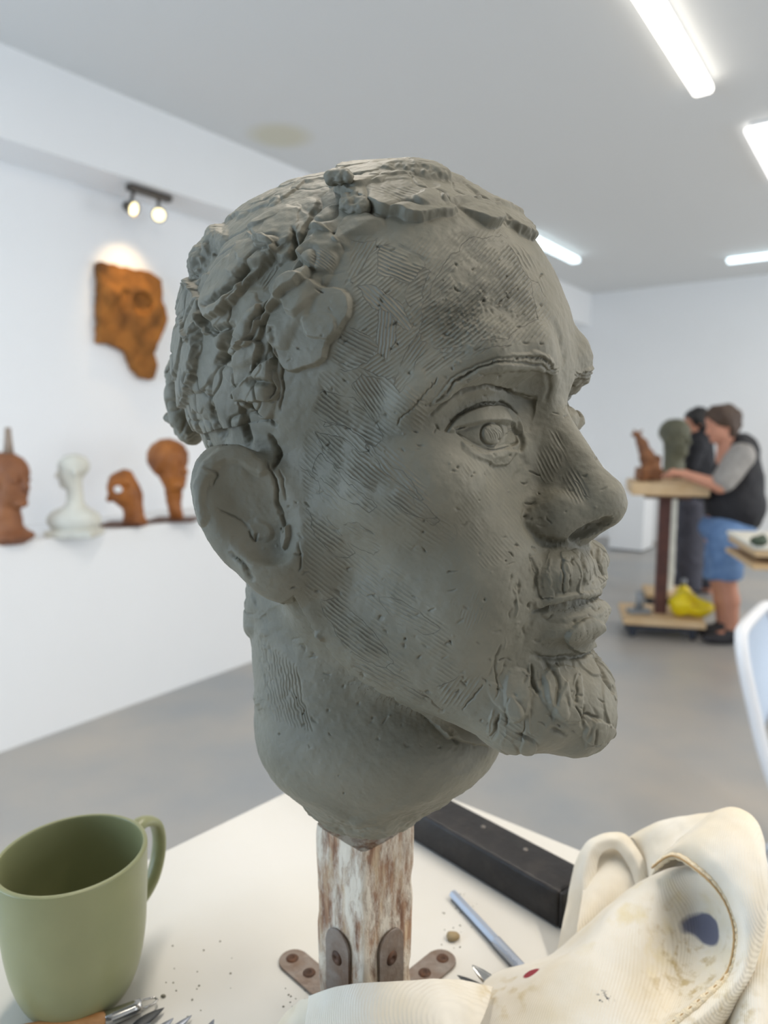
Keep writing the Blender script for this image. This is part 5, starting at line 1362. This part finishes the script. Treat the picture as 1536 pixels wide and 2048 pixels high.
# ---- the man in the black vest, in profile, facing the stand on his left
Y1 = 5.05
def m1(x, y, dy=0.0): return at(x, y, Y1 + dy)
foot = m1(1452, 1278); M1O = np.array([foot[0], foot[1], 0.0])
person = empty('person', M1O, 'person in black vest, grey sleeves and denim shorts working at the wooden stand', 'person')
def L1(x, y, dy=0.0): return m1(x, y, dy) - M1O
def field1(h): return Field((-0.62, -0.42, -0.01), (0.40, 0.42, 1.85), h)
G = field1(0.011)
hc = L1(1440, 850, 0.0)
face_head(G, hc, 0.122, R(188), R(-14))
G.cap(hc + [0.035, 0, -0.07], L1(1466, 905), 0.066, 0.075, 0.04)
G.path([L1(1472, 915), L1(1468, 970), L1(1462, 1030), L1(1450, 1065)], [0.13, 0.145, 0.15, 0.145], 0.05)
for s_ in (-1, 1):
    dy = 0.19 * s_
    sh_, el_, wr_ = L1(1480, 918, dy), L1(1440, 972, dy * 1.15), L1(1368, 948, dy * 0.6)
    G.path([sh_, el_], [0.066, 0.047], 0.04); G.path([el_, wr_], [0.048, 0.030], 0.02)
    hand(G, wr_, L1(1345, 946, dy * 0.45) - wr_, (0, 0, 1))
    dyl = 0.10 * s_; hx = 0 if s_ < 0 else -6
    hip, kn, an = L1(1452 + hx, 1070, dyl), L1(1452 + hx * 2, 1160, dyl), L1(1464 + hx * 3, 1262, dyl)
    G.path([hip, kn], [0.105, 0.068], 0.04); G.path([kn, (kn * 0.62 + an * 0.38) + np.array([0.012, 0, 0]), an], [0.066, 0.063, 0.040], 0.02)
    G.cap(an + [0, 0, -0.02], (an[0] - 0.14, an[1], 0.045), 0.042, 0.036, 0.02)
sdf_obj('body', G, M_skin, person, M1O)
G = field1(0.011)                                              # hair
G.ell(hc + [0.022, 0, 0.052], (0.128, 0.104, 0.098)); G.ell(hc + [0.06, 0, -0.015], (0.072, 0.098, 0.082), 0.02); G.ell(hc + [-0.12, 0, -0.04], (0.085, 0.12, 0.085), 0.02, 'sub')
sdf_obj('hair', G, M_hair1, person, M1O, 0.012, 0.04)
G = field1(0.011)                                              # grey shirt with short sleeves
G.path([L1(1474, 905), L1(1470, 965), L1(1464, 1030)], [0.125, 0.150, 0.155], 0.05)
for s_ in (-1, 1):
    dy = 0.19 * s_; a, b = L1(1482, 912, dy), L1(1440, 972, dy * 1.15)
    G.path([a, a + (b - a) * 0.82], [0.092, 0.082], 0.04)
sdf_obj('shirt', G, M_grey, person, M1O, 0.006, 0.05)
G = field1(0.011)                                              # vest
G.path([L1(1478, 902), L1(1474, 960), L1(1468, 1030)], [0.132, 0.165, 0.175], 0.05); G.ell(L1(1470, 1010), (0.20, 0.21, 0.20), 0.05)
for s_ in (-1, 1):
    dy = 0.235 * s_; a = L1(1470, 930, dy); G.ell(a, (0.10, 0.085, 0.12), 0.02, 'sub')
    G.cap(L1(1482, 890, dy * 0.5), L1(1496, 905, dy * 0.62), 0.05, 0.05, 0.03)
G.rbox(L1(1460, 1100), (0.4, 0.4, 0.14), 0.01, 0.01, 'sub')
sdf_obj('vest', G, M_vest, person, M1O, 0.005, 0.06)
G = field1(0.011)                                              # shorts
G.ell(L1(1454, 1056), (0.19, 0.20, 0.13))
for s_ in (-1, 1):
    dyl = 0.10 * s_; hx = 0 if s_ < 0 else -6; a, b = L1(1452 + hx, 1070, dyl), L1(1452 + hx * 2, 1148, dyl); G.cap(a, b, 0.125, 0.112, 0.03)
    G.rbox(L1(1452, 1182, dyl), (0.2, 0.14, 0.09), 0.005, 0.005, 'sub')
sdf_obj('shorts', G, M_denim, person, M1O, 0.005, 0.06)
for s_ in (-1, 1):
    G = field1(0.009); dyl = 0.10 * s_; hx = 0 if s_ < 0 else -6; an = L1(1464 + hx * 3, 1262, dyl)
    G.ell((an[0] - 0.075, an[1], 0.045), (0.145, 0.052, 0.045)); G.ell((an[0] + 0.0, an[1], 0.075), (0.065, 0.055, 0.055), 0.03); G.rbox((an[0] - 0.07, an[1], -0.02), (0.3, 0.2, 0.022), 0.0, 0.0, 'sub')
    sdf_obj('shoe', G, M_shoe, person, M1O)

# ---- the person in black behind
Y2 = 6.45
foot = at(1392, 1192, Y2); M2O = np.array([foot[0], foot[1], 0.0])
person2 = empty('person', M2O, 'person in black top and wide charcoal trousers behind the man in the vest', 'person')
def L2(x, y, dy=0.0): return at(x, y, Y2 + dy) - M2O
def field2(h): return Field((-0.6, -0.42, -0.01), (0.45, 0.42, 1.85), h)
G = field2(0.011)
hc2 = L2(1392, 846, 0.0)
face_head(G, hc2, 0.118, R(176), R(-10))
G.cap(hc2 + [0.01, 0, -0.08], L2(1396, 886), 0.05, 0.055, 0.03)
G.path([L2(1396, 892), L2(1394, 940), L2(1394, 1000), L2(1392, 1020)], [0.12, 0.13, 0.13, 0.14], 0.05)
for s_ in (-1, 1):
    dy = 0.18 * s_; a, b, c = L2(1396, 895, dy), L2(1376, 945, dy * 1.1), L2(1360, 915, dy * 0.6)
    G.path([a, b], [0.058, 0.042], 0.04); G.path([b, c], [0.042, 0.028], 0.02); hand(G, c, (-0.7, 0, 0.5), (0.5, 0, 0.7), 0.92)
    lx = -14 if s_ < 0 else 20; hip, kn, an = L2(1392 + lx * 0.5, 1020, 0.09 * s_), L2(1392 + lx * 0.9, 1105, 0.09 * s_), L2(1392 + lx * 1.2, 1184, 0.09 * s_)
    G.path([hip, kn, an], [0.10, 0.062, 0.036], 0.03); G.cap(an + [0, 0, -0.015], (an[0] - 0.15, an[1], 0.035), 0.036, 0.028, 0.02)
sdf_obj('body', G, M_skin, person2, M2O)
G = field2(0.011); G.ell(hc2 + [0.018, 0, 0.045], (0.122, 0.106, 0.098)); G.ell(hc2 + [0.05, 0, -0.03], (0.068, 0.10, 0.09), 0.02); G.ell(hc2 + [-0.125, 0, -0.03], (0.08, 0.12, 0.08), 0.02, 'sub')
sdf_obj('hair', G, M_hair2, person2, M2O, 0.008, 0.04)
G = field2(0.011); G.path([L2(1396, 886), L2(1394, 940), L2(1393, 1000)], [0.13, 0.155, 0.165], 0.05)
for s_ in (-1, 1):
    dy = 0.18 * s_; a, b = L2(1396, 893, dy), L2(1376, 945, dy * 1.1); G.path([a, a + (b - a) * 0.75], [0.08, 0.066], 0.04)
G.rbox(L2(1393, 1050), (0.4, 0.4, 0.14), 0.01, 0.01, 'sub')
sdf_obj('top', G, M_blackt, person2, M2O, 0.006, 0.06)
G = field2(0.011); G.ell(L2(1393, 1015), (0.165, 0.16, 0.10))
for s_ in (-1, 1):
    lx = -14 if s_ < 0 else 20; hip, an = L2(1392 + lx * 0.5, 1020, 0.09 * s_), L2(1392 + lx * 1.2, 1172, 0.09 * s_); G.cap(hip, an, 0.125, 0.118, 0.04)
    G.rbox((an[0], an[1], 0.0), (0.3, 0.12, 0.07), 0.0, 0.0, 'sub')
sdf_obj('trousers', G, M_trous, person2, M2O, 0.008, 0.08)
for s_ in (-1, 1):
    lx = -14 if s_ < 0 else 20; an = L2(1392 + lx * 1.2, 1184, 0.09 * s_); G = field2(0.009)
    G.ell((an[0] - 0.07, an[1], 0.012), (0.135, 0.048, 0.016)); G.cap((an[0] - 0.13, an[1] - 0.05, 0.02), (an[0] - 0.13, an[1] + 0.05, 0.02), 0.02, 0.02, 0.01)
    G.rbox((an[0] - 0.07, an[1], -0.03), (0.3, 0.2, 0.033), 0.0, 0.0, 'sub')
    sdf_obj('sandal', G, M_shoe, person2, M2O)
